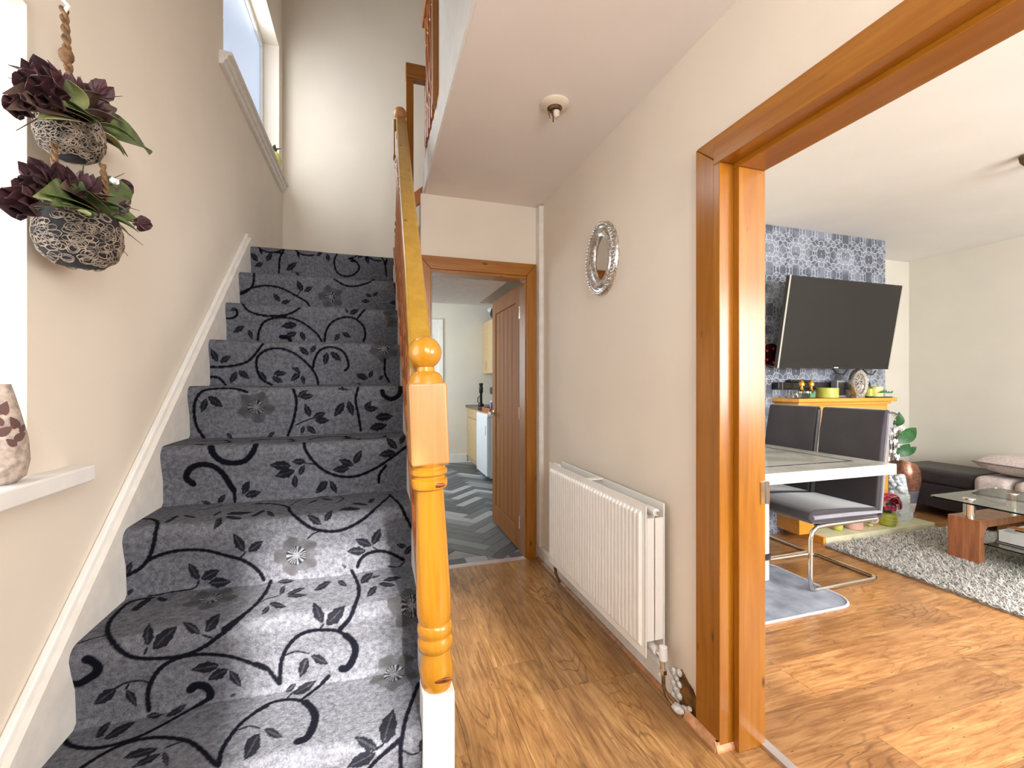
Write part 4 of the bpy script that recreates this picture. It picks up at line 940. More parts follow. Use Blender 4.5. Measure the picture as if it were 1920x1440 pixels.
rr = random.Random(21)
for (c0, u_, v_, n_) in ((cu, 130, 195, 12), (cl, 150, 365, 14)):
    for k in range(n_):
        a = k * 2 * math.pi / n_ + rr.uniform(-.2, .2); tip = c0 + Vector((.07 + .05 * rr.random(), .0, 0)) * math.cos(a) + Vector((0, .08 + .05 * rr.random(), 0)) * math.sin(a) + Vector((0, 0, rr.uniform(-.025, .045)))
        if tip.x < XL + .02: tip.x = XL + .02
        MB().leaf(c0 + (tip - c0) * .15, tip, rr.uniform(.035, .055), (.5, -.3, 1), .16, .22, 8).build('leaf', ('leafp', 'leafg', 'leafk', 'leafp')[k % 4], hpn, smooth=True)
petal_cluster(pt(213, 345, .06), (.4, -.3, 1), .014, 'bud', 'blossom')
for (c0, tips) in ((cu, [(15, 145, .02), (230, 180, 0), (30, 245, .03), (88, 125, 0), (150, 235, .08), (160, 250, .08)]), (cl, [(8, 358, .02), (158, 300, .0), (233, 325, .02), (268, 460, .04), (240, 480, .04), (262, 395, .02)])):
    for (u, v, dx) in tips:
        tip = pt(u, v, dx); MB().tube([c0, c0.lerp(tip, .6) + Vector((0, 0, .02)), tip], [.002, .0015, .0006], 5).build('tendril', 'twig', hpn, smooth=True)

# ------------------------------------------------------------------ kitchen things
def cabinet(name, label, x0, x1, y0, y1, z0, z1, plinth=0, drawer=False, doors=1):
    o = thing(name, label, 'cabinet', ((x0 + x1) / 2, (y0 + y1) / 2, z0))
    MB().box(x0 + .02, x1, y0, y1, z0 + plinth, z1).build('body', 'beige_unit', o)
    if plinth: MB().box(x0 + .06, x1, y0, y1, z0, z0 + plinth).build('plinth', 'beige_unit', o)
    zt = z1
    if drawer:
        dr = MB().box(x0, x0 + .019, y0 + .003, y1 - .003, z1 - .15, z1 - .004).build('drawer', 'beige_unit', o, bevel=.002, seg=1)
        ym = (y0 + y1) / 2; MB().tube([(x0 - .02, ym - .06, z1 - .07), (x0 - .02, ym + .06, z1 - .07)], .005, 8).build('handle', 'chrome', dr, smooth=True); zt = z1 - .155
    wd = (y1 - y0) / doors
    for k in range(doors):
        d = MB().box(x0, x0 + .019, y0 + k * wd + .003, y0 + (k + 1) * wd - .003, z0 + plinth + .003, zt - .003).build('door', 'beige_unit', o, bevel=.002, seg=1)
        hy = y0 + k * wd + .05; hz = (z0 + .06) if z0 > 1 else zt - .22
        MB().tube([(x0 - .018, hy, hz), (x0 - .018, hy, hz + .14)], .005, 8).build('handle', 'chrome', d, smooth=True)
    return o
cabinet('base_cabinet', 'beige kitchen base cabinet with drawer beyond the fridge', 1.43, XKR - .004, 6.10, YKF - .004, 0, .87, .1, True)
o = MB().box(1.40, XKR, 6.08, YKF, .87, .91).build('worktop', 'worktop', bevel=.004); tag(o, 'dark mottled kitchen worktop on the beige cabinet', 'worktop')
cabinet('wall_cabinet', 'beige wall cabinet with bar handles under a black bag', 1.68, XKR, 6.25, YKF, 1.40, 2.21, doors=2)
fr = thing('fridge', 'white under-counter fridge behind the oak door', 'fridge', (1.65, 5.75, 0))
MB().box(1.42, 1.98, 5.46, 6.05, .03, .82).build('cabinet_body', 'white_tread', fr, bevel=.008)
fd = MB().box(1.375, 1.418, 5.46, 6.05, .06, .82).build('door', 'white_tread', fr, bevel=.008)
MB().box(1.365, 1.378, 5.50, 5.515, .58, .70).build('handle', 'chrome', fd, bevel=.002)
MB().box(1.38, 1.99, 5.45, 6.06, .82, .85).build('top', 'white', fr, bevel=.006)
MB().box(1.50, 1.53, 5.456, 5.462, .06, .28).build('label_plate', 'white', fr)
for (x, y) in ((1.46, 5.5), (1.94, 5.5), (1.46, 6.0), (1.94, 6.0)): MB().lathe([(.015, 0), (.015, .035)], (x, y, 0), 10).build('foot', 'black', fr)
tb = thing('wooden_tray', 'brown wooden box under the coffee machines', 'box', (1.62, 6.15, .85))
MB().box(1.45, 1.85, 5.62, 6.05, .85, .865).build('base', 'tray_wood', tb)
for b in ((1.45, 1.85, 5.62, 5.635), (1.45, 1.85, 6.035, 6.05), (1.45, 1.465, 5.635, 6.035), (1.835, 1.85, 5.635, 6.035)): MB().box(b[0], b[1], b[2], b[3], .865, .92).build('side', 'tray_wood', tb, bevel=.002, seg=1)
cm = thing('coffee_machine', 'black coffee machine standing in the wooden box', 'coffee machine', (1.62, 5.82, .865))
MB().box(1.56, 1.72, 5.72, 5.95, .865, .90).build('base', 'black', cm, bevel=.01)
MB().box(1.62, 1.72, 5.74, 5.94, .90, 1.17).build('column', 'black', cm, bevel=.03, seg=4)
MB().box(1.53, 1.72, 5.75, 5.93, 1.10, 1.20).build('brew_head', 'black', cm, bevel=.025, seg=4)
MB().tube([(1.54, 5.74, 1.08), (1.53, 5.72, 1.0), (1.53, 5.72, .96)], .012, 8).build('lever', 'white_plastic', cm, smooth=True)
MB().box(1.60, 1.71, 5.95, 6.01, .90, 1.15).build('water_tank', 'bag_blk', cm, bevel=.01)
gr = thing('milk_frother', 'slim black frother with tall handle beside the coffee machine', 'frother', (1.50, 6.30, .91))
MB().lathe([(.04, .91), (.045, .92), (.04, .95), (.02, .96), (.018, 1.1), (.03, 1.12), (.03, 1.2), (.012, 1.21)], (1.50, 6.30, 0), 16).build('body', 'black', gr, smooth=True)
MB().lathe([(.018, 1.2), (.03, 1.22), (.03, 1.25), (.02, 1.255)], (1.50, 6.30, 0), 14).build('lid', 'black', gr, smooth=True)
MB().tube([(1.47, 6.28, 1.06), (1.44, 6.25, 1.03), (1.44, 6.25, .98), (1.47, 6.28, .96)], .007, 8).build('handle', 'black', gr, smooth=True)
bt = thing('bottle', 'small blue bottle in front of the coffee machine', 'bottle', (1.50, 5.70, .865))
MB().lathe([(.022, .866), (.024, .87), (.024, .96), (.012, .985), (.012, 1.0)], (1.50, 5.70, 0), 14).build('body', plain('blue_plastic', (70, 84, 150), .3), bt, smooth=True)
MB().lathe([(.014, 1.0), (.014, 1.02), (.01, 1.022)], (1.50, 5.70, 0), 12).build('cap', 'white_plastic', bt, smooth=True)
bg_ = thing('bag', 'black bag with white bundle on the wall cabinet', 'bag', (1.85, 6.55, 2.21))
m = MB().sphere((1.85, 6.52, 2.335), .13, 16, 10, sx=1.1, sy=1.9, sz=.97); rr = random.Random(4)
m.v = [(x + .012 * math.sin(z * 40 + y * 20), y + .012 * math.sin(x * 50), z) for x, y, z in m.v]; m.build('sack', 'bag_blk', bg_, smooth=True)
m = MB().sphere((1.78, 6.72, 2.40), .06, 12, 8, sx=1.1, sy=1.5, sz=.8); m.v = [(x + .01 * math.sin(z * 70), y + .012 * math.sin(x * 60), z + .008 * math.sin(y * 60)) for x, y, z in m.v]; m.build('white_bundle', 'blossom', bg_, smooth=True)
# far white door
d2 = bpy.data.objects.new('door_2', None); COL.objects.link(d2); d2.location = (.64, YKF, 0); WORLD['door_2'] = Vector(d2.location); struct(d2, 'white panelled door on the far kitchen wall')
for b in ((.16, .23, 0, 2.25), (.97, 1.04, 0, 2.25), (.2305, .9695, 2.18, 2.25)): MB().box(b[0], b[1], YKF - .03, YKF, b[2], b[3]).build('architrave', 'white', d2, bevel=.004)
MB().box(.23, .97, YKF - .018, YKF - .001, .01, 2.18).build('leaf', 'white', d2)
for zz0, zz1 in ((.2, .9), (1.05, 2.02)):
    for xx0 in (.33, .64):
        MB().box(xx0, xx0 + .24, YKF - .024, YKF - .017, zz0, zz1).build('panel', 'white_plastic', d2, bevel=.006)
bl = thing('strip_light', 'white batten light on the kitchen ceiling', 'ceiling light', (.6, 5.5, ZC - .06))
MB().box(.57, .63, 5.1, 6.4, ZC - .035, ZC).build('housing', 'white', bl, bevel=.004)
MB().tube([(.60, 5.15, ZC - .05), (.60, 6.35, ZC - .05)], .014, 10).build('tube', 'white_plastic', bl, smooth=True)

# ------------------------------------------------------------------ living room
q = 1.0424
# television, tilted down
tv = thing('television', 'large black flat television tilted down on the chimney breast', 'television', (3.68, 2.70, 1.36))
A, B = Vector((3.054, 2.716, 1.368)), Vector((3.054, 2.604, 2.077)); ez = (B - A).normalized(); ex = Vector((1, 0, 0)); en = ex.cross(ez)   # towards the viewer
if en.y > 0: en = -en
def tvbox(x0, x1, z0, z1, n0, n1):
    m = MB().box(x0, x1, z0, z1, n0, n1); m.v = [tuple(A + ex * a + ez * b + en * c) for a, b, c in m.v]; return m
W_, H_ = 1.251, (B - A).length
tvbox(0, W_, 0, H_, -.035, -.002).build('casing', 'black', tv, bevel=.004)
tvbox(.010, W_ - .010, .018, H_ - .010, -.003, .0005).build('screen', 'black_gloss', tv)
for b in ((0, .010, 0, H_), (W_ - .010, W_, 0, H_), (.010, W_ - .010, H_ - .010, H_), (.010, W_ - .010, 0, .018)): tvbox(*b, -.003, .003).build('bezel', 'black' if b[2] != 0 or b[3] < .1 else 'chrome', tv)
tvbox(W_ / 2 - .025, W_ / 2 + .025, .005, .013, .0025, .0035).build('badge', 'white_plastic', tv)
MB().box(3.55, 3.80, 2.72, 2.846, 1.55, 1.85).build('bracket', 'black', tv)
for (x, u_) in ((3.55, .2), (3.9, -.1)):
    MB().tube([(x + .1, 2.73, 1.38), (x + .15, 2.72, 1.33), (x + .25, 2.74, 1.32), (x + .32, 2.76, 1.36)], .005, 6).build('cable', 'black', tv, smooth=True)
MB().tube([(3.98, 2.75, 1.38), (4.0, 2.76, 1.3), (4.04, 2.79, 1.2)], .006, 6).build('cable', 'black', tv, smooth=True)
pl = thing('wall_plate', 'round dark red glass plate behind the television', 'plate', (3.11, 2.83, 1.40))
MB().lathe([(.002, 0), (.09, .006), (.10, .014), (.085, .02), (.05, .012), (.002, .01)], (3.125, 2.85, 1.475), 28, mat=Matrix.Rotation(math.pi / 2, 3, 'X')).build('dish', plain('red_black', (52, 20, 26), .2), pl, smooth=True)
for k in range(5):
    a = k * 1.26; MB().sphere((3.125 + .06 * math.cos(a), 2.832, 1.475 + .06 * math.sin(a)), .012, 9, 6, sy=.5).build('spot', plain('red_spot%d' % k, (170, 40, 70), .2), pl, smooth=True)
sb = thing('soundbar', 'black soundbar fixed below the television', 'soundbar', (3.6, 2.82, 1.19))
MB().box(3.14, 4.20, 2.785, 2.85, 1.195, 1.255).build('bar', 'black', sb, bevel=.008)
for x in (3.18, 3.74, 4.16): MB().box(x, x + .006, 2.783, 2.79, 1.196, 1.254).build('seam', 'vgrey', sb)
o = MB().box(3.28, 3.52, 2.79, 2.84, 1.2555, 1.275).build('media_remote', 'black', bevel=.005); tag(o, 'slim black box lying on top of the soundbar', 'media box')

# fire surround
fs = thing('fire_surround', 'bright pine fire surround with mantel shelf', 'fireplace', (3.7, 2.75, .05))
SXa, SXb, SYf = 3.20, 4.20, 2.655
MB().box(3.145, 4.245, 2.605, 2.85, 1.095, 1.125).build('mantel_shelf', 'mantel', fs, bevel=.006)
MB().box(3.175, 4.215, 2.635, 2.85, 1.07, 1.095).build('moulding', 'mantel', fs, bevel=.004)
MB().box(SXa, SXb, SYf, 2.85, .92, 1.07).build('frieze', 'mantel', fs, bevel=.003)
for (a, b) in ((SXa, SXa + .155), (SXb - .155, SXb)): MB().box(a, b, SYf - .006, 2.85, .05, .925).build('upright', 'mantel', fs, bevel=.003)
MB().box(SXa + .15, SXb - .15, 2.80, 2.85, .05, .93).build('back_panel', 'hearth', fs)
MB().box(3.52, 3.88, 2.79, 2.805, .05, .6).build('fire_opening', 'black', fs)
h = MB().box(3.34, 4.60, 2.54, 2.85, 0, .05).build('hearth', 'hearth', bevel=.004); tag(h, 'pale stone hearth slab under the fire surround', 'hearth')
o = MB().box(3.318, 3.34, 2.545, 2.85, 0, .052).build('hearth_edging', 'mantel'); tag(o, 'pine edging board on the hearth side', 'edging')

# mantel ornaments
MZ = 1.125
def bottle(x, y, label):
    o = thing('perfume_bottle', label, 'bottle', (x, y, MZ), 'gold-topped bottles on the mantel')
    MB().box(x - .03, x + .03, y - .02, y + .02, MZ, MZ + .06).build('glass_body', 'clear', o, bevel=.006)
    MB().box(x - .024, x + .024, y - .014, y + .014, MZ + .006, MZ + .04).build('liquid', 'green_glass' if x > 3.3 else 'black', o)
    MB().lathe([(.016, .06), (.02, .066), (.012, .075), (.01, .095), (.022, .1), (.024, .118), (.016, .135), (.006, .15)], (x, y, MZ), 14).build('stopper', 'brass', o, smooth=True)
bottle(3.285, 2.70, 'square glass bottle with gold stopper at the mantel end'); bottle(3.375, 2.69, 'green-tinted glass bottle with gold stopper on the mantel')
o = thing('glass_dish', 'low clear glass dish at the left mantel end', 'dish', (3.19, 2.68, MZ))
MB().lathe([(.025, 0), (.032, .005), (.036, .03), (.03, .04), (.028, .04), (.03, .012)], (3.20, 2.68, MZ), 16).build('bowl', 'clear', o, smooth=True); MB().sphere((3.20, 2.68, MZ + .03), .016, 10, 7).build('pebble', 'silver', o, smooth=True)
o = thing('candle_jar', 'wide yellow candle jar in the middle of the mantel', 'candle', (3.55, 2.69, MZ))
MB().lathe([(.07, 0), (.078, .004), (.078, .082), (.074, .084), (.074, .07)], (3.55, 2.69, MZ), 28).build('jar', 'lime', o, smooth=True)
MB().lathe([(.072, .05), (.072, .072), (.01, .074)], (3.55, 2.69, MZ), 24).build('wax', 'cream_wax', o, smooth=True)
o = thing('silver_ornament', 'oval silver ornament with sparkling centre leaning on the mantel', 'ornament', (3.87, 2.72, MZ))
m = MB(); cc = Vector((3.88, 2.665, MZ + .118))
def ell(rx_, rz_, y, n=32): return [(cc.x + rx_ * math.cos(2 * math.pi * k / n), cc.y + y, cc.z + rz_ * math.sin(2 * math.pi * k / n)) for k in range(n)]
rings = [ell(.09, .118, .03), ell(.09, .118, 0), ell(.084, .112, -.012), ell(.062, .084, -.008), ell(.058, .08, .004)]
vs_ = [p for r_ in rings for p in r_]; m.add(vs_, [(i * 32 + k, i * 32 + (k + 1) % 32, (i + 1) * 32 + (k + 1) % 32, (i + 1) * 32 + k) for i in range(4) for k in range(32)] + [tuple(4 * 32 + k for k in range(32)), tuple(k for k in range(32))[::-1]])
m.build('oval_frame', 'silver', o, smooth=True)
rr = random.Random(9); m = MB()
for k in range(70):
    a, r_ = rr.uniform(0, 6.28), math.sqrt(rr.random()); m.sphere((cc.x + .052 * r_ * math.cos(a), cc.y - .004, cc.z + .072 * r_ * math.sin(a)), .007, 6, 4)
m.build('crystal_cluster', 'chrome', o)
MB().box(3.83, 3.93, 2.655, 2.705, MZ, MZ + .02).build('foot', 'silver', o)
o = thing('speaker', 'dark grey box standing behind the silver ornament', 'speaker', (3.75, 2.76, MZ)); MB().box(3.70, 3.80, 2.715, 2.78, MZ, MZ + .15).build('body', 'vgrey', o, bevel=.012); MB().box(3.71, 3.79, 2.712, 2.716, MZ + .02, MZ + .13).build('grille', 'black', o)
o = thing('candle', 'cream pillar candle with green twig at the mantel end', 'candle', (4.12, 2.68, MZ))
MB().lathe([(.046, .008), (.046, .092), (.03, .097), (.004, .095)], (4.12, 2.69, MZ), 20).build('wax_pillar', 'cream_wax', o, smooth=True)
tag(MB().box(3.97, 4.22, 2.625, 2.745, MZ, MZ + .008).build('mantel_tray', 'black', bevel=.002, seg=1), 'thin black tray under the candles at the mantel end', 'tray')
for k in range(7): MB().leaf((4.08 + .02 * k, 2.64, MZ + .04), (4.10 + .02 * k + .01 * (-1) ** k, 2.632, MZ + .06 + .01 * math.sin(k)), .016, (0, -1, 0)).build('leaf', 'leafd', o, smooth=True)
o = thing('candle_jar', 'small olive glass candle beside the cream pillar candle', 'candle', (4.02, 2.68, MZ + .008)); MB().lathe([(.03, .008), (.036, .012), (.036, .075), (.032, .076), (.032, .05)], (4.02, 2.685, MZ), 18).build('jar', 'lime', o, smooth=True); MB().lathe([(.031, .03), (.031, .052), (.004, .054)], (4.02, 2.685, MZ), 14).build('wax', 'cream_wax', o)
o = thing('blossom_spray', 'white ball blossom spray behind the cream candle', 'ornament', (4.11, 2.78, MZ))
MB().tube([(4.11, 2.78, MZ), (4.11, 2.78, MZ + .16)], .004, 6).build('stem', 'twig', o)
for k in range(8): MB().sphere((4.11 + .022 * math.cos(k * 2.4), 2.77, MZ + .08 + .014 * k), .012, 8, 6).build('blossom', 'blossom', o, smooth=True)
o = MB().tube([(3.42, 2.775, 1.20), (3.55, 2.79, 1.16), (3.66, 2.79, 1.155), (3.69, 2.80, 1.13)], .004, 6).build('power_cable', 'black', smooth=True); tag(o, 'thin black cable trailing behind the mantel ornaments', 'cable')

# hearth ornaments
def hpnt(u, v, z=.05): return atZ(u, v, z)
p = hpnt(1664, 984); o = thing('flower_pot', 'lime ribbed pot of magenta hydrangea on the hearth', 'potted flower', p)
MB().lathe([(.045, 0), (.06, .01), (.066, .06), (.058, .10), (.05, .105)], p, 22).build('pot', 'lime', o, smooth=True)
for z in (.03, .055, .08): MB().tube([(p.x + .0655 * math.cos(a), p.y + .0655 * math.sin(a), p.z + z) for a in np.linspace(0, 6.283, 24)[:-1]], .004, 5, True).build('rib', 'lime', o, smooth=True)
rr = random.Random(5)
for k in range(60):
    a = rr.uniform(0, 6.28); el = rr.uniform(-.25, 1.4); d = Vector((math.cos(a) * math.cos(el), math.sin(a) * math.cos(el), math.sin(el)))
    c = p + Vector((0, 0, .17)) + Vector((d.x * .10, d.y * .05 - .012, d.z * .085)); m = MB(); s1 = d.orthogonal().normalized(); s2 = d.cross(s1)
    for j in range(4): m.leaf(c, c + (s1 * math.cos(j * 1.571) + s2 * math.sin(j * 1.571)) * .030 + d * .008, .028, d, .1, .15, 3)
    m.build('floret', 'magenta' if k % 5 else 'pinkjar', o, smooth=True)
MB().tube([p + Vector((0, 0, .09)), p + Vector((0, 0, .18))], .03, 8).build('stem', 'leafd', o)
p = hpnt(1688, 972); o = thing('coral_sculpture', 'knobbly white coral sculpture on the hearth end', 'sculpture', p)
rr = random.Random(6); m = MB()
for k in range(120):
    z = rr.random(); rad = .10 * (1 - .45 * z) ; a = rr.uniform(0, 6.28); xo = -.055 * z
    m.sphere((p.x + xo + rad * math.cos(a) * rr.uniform(.5, 1), p.y + rad * .7 * math.sin(a), p.z + .03 + z * .35), rr.uniform(.014, .026), 8, 6)
m.build('knobs', 'coral', o, smooth=True)
MB().lathe([(.08, 0), (.09, .02), (.07, .2), (.045, .38), (.02, .39)], (p.x - .02, p.y, p.z), 14).build('core', 'coral', o, smooth=True)
p = hpnt(1632, 987); o = thing('white_flower', 'white artificial lily bloom lying on the hearth', 'flower', p)
for k in range(6): a = k * 1.05; MB().leaf(p + Vector((0, 0, .02)), p + Vector((.09 * math.cos(a),   .03 * math.sin(a), .06 + .08 * abs(math.sin(a)))), .06, (0, -.5, 1), .15, .2).build('petal', 'blossom', o, smooth=True)
MB().sphere(p + Vector((0, 0, .015)), .02, 10, 6, sz=.7).build('centre', 'cream_wax', o, smooth=True)
p = hpnt(1600, 990); o = thing('candle_jar', 'pink candle jar on the hearth behind the chair', 'candle', p); MB().lathe([(.06, 0), (.066, .005), (.066, .08), (.06, .084), (.06, .07)], p, 24).build('jar', 'pinkjar', o, smooth=True); MB().lathe([(.058, .05), (.058, .072), (.004, .075)], p, 18).build('wax', 'blossom', o)
p = hpnt(1570, 993); o = thing('candle_jar', 'small yellow tealight pot on the hearth corner', 'candle', p); MB().lathe([(.03, 0), (.036, .004), (.04, .045), (.034, .046), (.032, .03)], p, 18).build('cup', 'lime', o, smooth=True); MB().lathe([(.032, .02), (.032, .034), (.003, .036)], p, 14).build('wax', 'cream_wax', o)
p = hpnt(1643, 955); p = Vector((p.x, 2.74, .05)); o = thing('pillar_candle', 'tall cream candle against the pine upright', 'candle', p); MB().lathe([(.035, 0), (.036, .004), (.036, .2), (.02, .205), (.003, .2)], p, 18).build('wax', 'cream_wax', o, smooth=True); MB().tube([p + Vector((0, 0, .2)), p + Vector((.002, 0, .22))], .002, 5).build('wick', 'black', o)

# floor vase with flowers in the alcove
p = Vector((4.93, 2.97, 0)); o = thing('floor_vase', 'copper and grey floor vase of white blossom and green leaves', 'vase', p)
MB().lathe([(.06, 0), (.075, .01), (.09, .10)], p, 26).build('vase_base', 'vlight', o, smooth=True)
MB().lathe([(.09, .10), (.112, .22)], p, 26).build('vase_band', 'vgrey', o, smooth=True)
m = MB().lathe([(.112, .22), (.128, .32), (.122, .42), (.095, .48), (.085, .48), (.11, .41), (.11, .3)], p, 26); m.v = [(x, y, z + max(0, z - .40) * (-(x - p.x)) * 4) for x, y, z in m.v]; m.build('vase_top', 'copper', o, smooth=True)
for (u, v, u2, v2, wd) in ((1678, 800, 1683, 772, .1), (1680, 830, 1715, 802, .12), (1680, 855, 1703, 832, .1), (1684, 855, 1716, 838, .07)):
    MB().leaf(atY(u, v, 2.93), atY(u2, v2, 2.90) + Vector((.02, 0, 0)), wd, (-.4, -1, .3), .12, .12, 8).build('leaf', 'leafd', o, smooth=True)
rr = random.Random(8)
for k in range(46):
    c = atY(rr.gauss(1676, 7), rr.uniform(798, 862), 2.94 + rr.uniform(-.06, .05)); m = MB()
    for j in range(4): m.leaf(c, c + Vector((math.cos(j * 1.57 + k), -.3, math.sin(j * 1.57 + k))) * .024, .02, (0, -1, 0), .1, .1, 3)
    m.build('blossom', 'blossom', o, smooth=True)
for k in range(9):
    a = atY(1668 + k * 2, 868, 2.95); b = atY(1666 + k * 2.6, 790 + (k * 37) % 50, 2.93); MB().tube([a, a.lerp(b, .5) + Vector((.01, 0, 0)), b], .003, 5).build('stem', 'twig', o, smooth=True)
MB().sphere(atY(1672, 788, 2.92), .065, 16, 11, sz=1.25).build('glass_bulb', 'clear', o, smooth=True)

# dining table
tz = .76
dt = thing('dining_table', 'white marble pedestal dining table with dark inlay line', 'table', (2.28, 2.45, 0))
TX0, TX1, TY0, TY1 = 1.56, 3.0, 1.845, 3.0
MB().box(TX0, TX1, TY0, TY1, tz - .062, tz).build('table_top', 'marble', dt, bevel=.004)
i1 = .15
for b in ((TX0 + i1, TX1 - i1, TY0 + i1, TY0 + i1 + .016), (TX0 + i1, TX1 - i1, TY1 - i1 - .016, TY1 - i1), (TX0 + i1, TX0 + i1 + .016, TY0 + i1, TY1 - i1), (TX1 - i1 - .016, TX1 - i1, TY0 + i1, TY1 - i1)): MB().box(*b, tz - .002, tz + .0012).build('inlay', 'marble_dk', dt)
MB().box(2.08, 2.375, 2.17, 2.68, .006, tz - .06).build('pedestal', 'marble', dt, bevel=.004)
MB().box(2.075, 2.38, 2.165, 2.685, .135, .175).build('pedestal_band', 'marble_dk', dt)
# mat under the table
def rrect(x0, x1, y0, y1, r, n=8):
    o = []
    for (cx_, cy_, a0) in ((x1 - r, y1 - r, 0), (x0 + r, y1 - r, 90), (x0 + r, y0 + r, 180), (x1 - r, y0 + r, 270)):
        for k in range(n + 1): a = math.radians(a0 + 90 * k / n); o.append((cx_ + r * math.cos(a), cy_ + r * math.sin(a)))
    return o
mt = thing('floor_mat', 'soft grey rounded mat under the marble table', 'mat', (2.2, 2.1, 0))
P0 = rrect(1.70, 2.60, 1.79, 2.42, .12); MB().prism(P0, lambda p, a: (p[0], p[1], a), .0005, .006).build('pile', 'matgrey', mt)
MB().tube([(a, b, .005) for a, b in P0], .007, 6, True).build('binding', 'matedge', mt, smooth=True)

def chair(name, label):
    o = thing(name, label, 'chair', (2.78, 2.21, 0), 'cantilever dining chairs at the marble table')
    y0, y1 = 1.985, 2.405
    # seat and back are pads with rounded sides
    sp_ = [(2.50, .40), (2.475, .43), (2.485, .465), (2.53, .485), (2.80, .475), (3.09, .455), (3.10, .40), (2.85, .395)]
    MB().prism(sp_, lambda p, a: (p[0], a, p[1]), y0, y1).build('seat', 'velvet', o, bevel=.012, seg=3)
    bp = [(3.035, .405), (3.10, .38), (3.115, .55), (3.15, .9), (3.175, 1.065), (3.155, 1.078), (3.125, 1.07), (3.09, .9), (3.055, .6)]
    MB().prism(bp, lambda p, a: (p[0], a, p[1]), y0, y1).build('backrest', 'velvet', o, bevel=.012, seg=3)
    for y in (y0 - .003, y1 + .003):
        MB().tube([(2.50, y, .44), (2.8, y, .437), (3.07, y, .43), (3.10, y, .7), (3.15, y, 1.05)], .012, 8).build('piping', 'velvet_trim', o, smooth=True)
    ya, yb = 1.978, 2.412
    def side(y): return [(3.02, y, .39), (2.60, y, .39), (2.53, y, .385), (2.49, y, .36), (2.478, y, .32), (2.478, y, .06), (2.485, y, .025), (2.52, y, .0125)]
    MB().tube(side(ya) + [(3.0, ya, .0125), (3.035, ya + .01, .0125), (3.045, ya + .04, .0125), (3.045, yb - .04, .0125), (3.035, yb - .01, .0125), (3.0, yb, .0125)] + side(yb)[::-1], .0125, 10).build('frame', 'chrome', o, smooth=True)
    MB().tube([(2.62, ya, .39), (2.62, yb, .39)], .01, 8).build('cross_bar', 'chrome', o, smooth=True)
    return o
def copy_tree(o, parent=None):
    c = o.copy(); COL.objects.link(c); inv = o.matrix_parent_inverse.copy(); c.parent = parent; c.matrix_parent_inverse = inv
    for ch in list(o.children): copy_tree(ch, c)
    return c
ch1 = chair('dining_chair', 'grey velvet cantilever dining chair beside the floor mat')
ch2 = copy_tree(ch1); ch2.location.y += .462; ch2['label'] = 'grey velvet cantilever dining chair nearest the chimney breast'

pp = atY(1385, 828, 2.6); pp.z = tz + .0015
o = thing('potted_plant', 'spiky green plant in pot on the marble table', 'plant', pp)
MB().lathe([(.05, 0), (.06, .01), (.07, .1), (.06, .105), (.055, .08)], pp, 18).build('pot', 'vlight', o, smooth=True)
for k in range(18):
    a = k * 2.4; L = .12 + .05 * ((k * 7) % 5) / 5; MB().leaf(pp + Vector((0, 0, .08)), pp + Vector((L * math.cos(a), L * math.sin(a), .05 + .14 * ((k * 3) % 4) / 4)), .014, (0, 0, 1), .3, .1, 6).build('leaf', 'leafg' if k % 3 else 'lime', o, smooth=True)

# shag rug
RX0, RX1, RY0_, RY1_ = 3.27, 4.86, .2, 2.50
rg = thing('shag_rug', 'pale grey shaggy rug under the glass coffee table', 'rug', (4.1, 1.4, 0))
MB().box(RX0, RX1, RY0_, RY1_, .001, .012).build('backing', 'rugbase', rg)
rs = np.random.RandomState(3); N = 60000
bx_ = rs.uniform(RX0, RX1, N); by_ = rs.uniform(RY0_ + .5, RY1_, N); an = rs.uniform(0, 2 * np.pi, N); ln = rs.uniform(.02, .045, N); wd_ = rs.uniform(.003, .006, N); hz = rs.uniform(.018, .034, N)
tip = np.stack([bx_ + ln * np.cos(an), by_ + ln * np.sin(an), hz], 1); sdx, sdy = -np.sin(an) * wd_, np.cos(an) * wd_
v0 = np.stack([bx_ + sdx, by_ + sdy, np.full(N, .011)], 1); v1 = np.stack([bx_ - sdx, by_ - sdy, np.full(N, .011)], 1)
V3 = np.stack([v0, v1, tip], 1).reshape(-1, 3); me = bpy.data.meshes.new('pile')
me.vertices.add(N * 3); me.vertices.foreach_set('co', V3.reshape(-1).astype(np.float32)); me.loops.add(N * 3); me.loops.foreach_set('vertex_index', np.arange(N * 3, dtype=np.int32))
me.polygons.add(N); me.polygons.foreach_set('loop_start', np.arange(0, N * 3, 3, dtype=np.int32)); me.polygons.foreach_set('loop_total', np.full(N, 3, np.int32)); me.update(calc_edges=True)
tone = rs.choice([.2, .42, .62, .74, .84], N, p=[.1, .15, .3, .3, .15]); colr = np.stack([tone * 1.0, tone * .97, tone * .93, np.ones(N)], 1).repeat(3, 0)
ca = me.color_attributes.new('pattern', 'FLOAT_COLOR', 'POINT'); ca.data.foreach_set('color', colr.reshape(-1).astype(np.float32)); me.materials.append(M['shag'])
o = bpy.data.objects.new('pile', me); COL.objects.link(o); child(o, rg); o['kind'] = 'stuff'

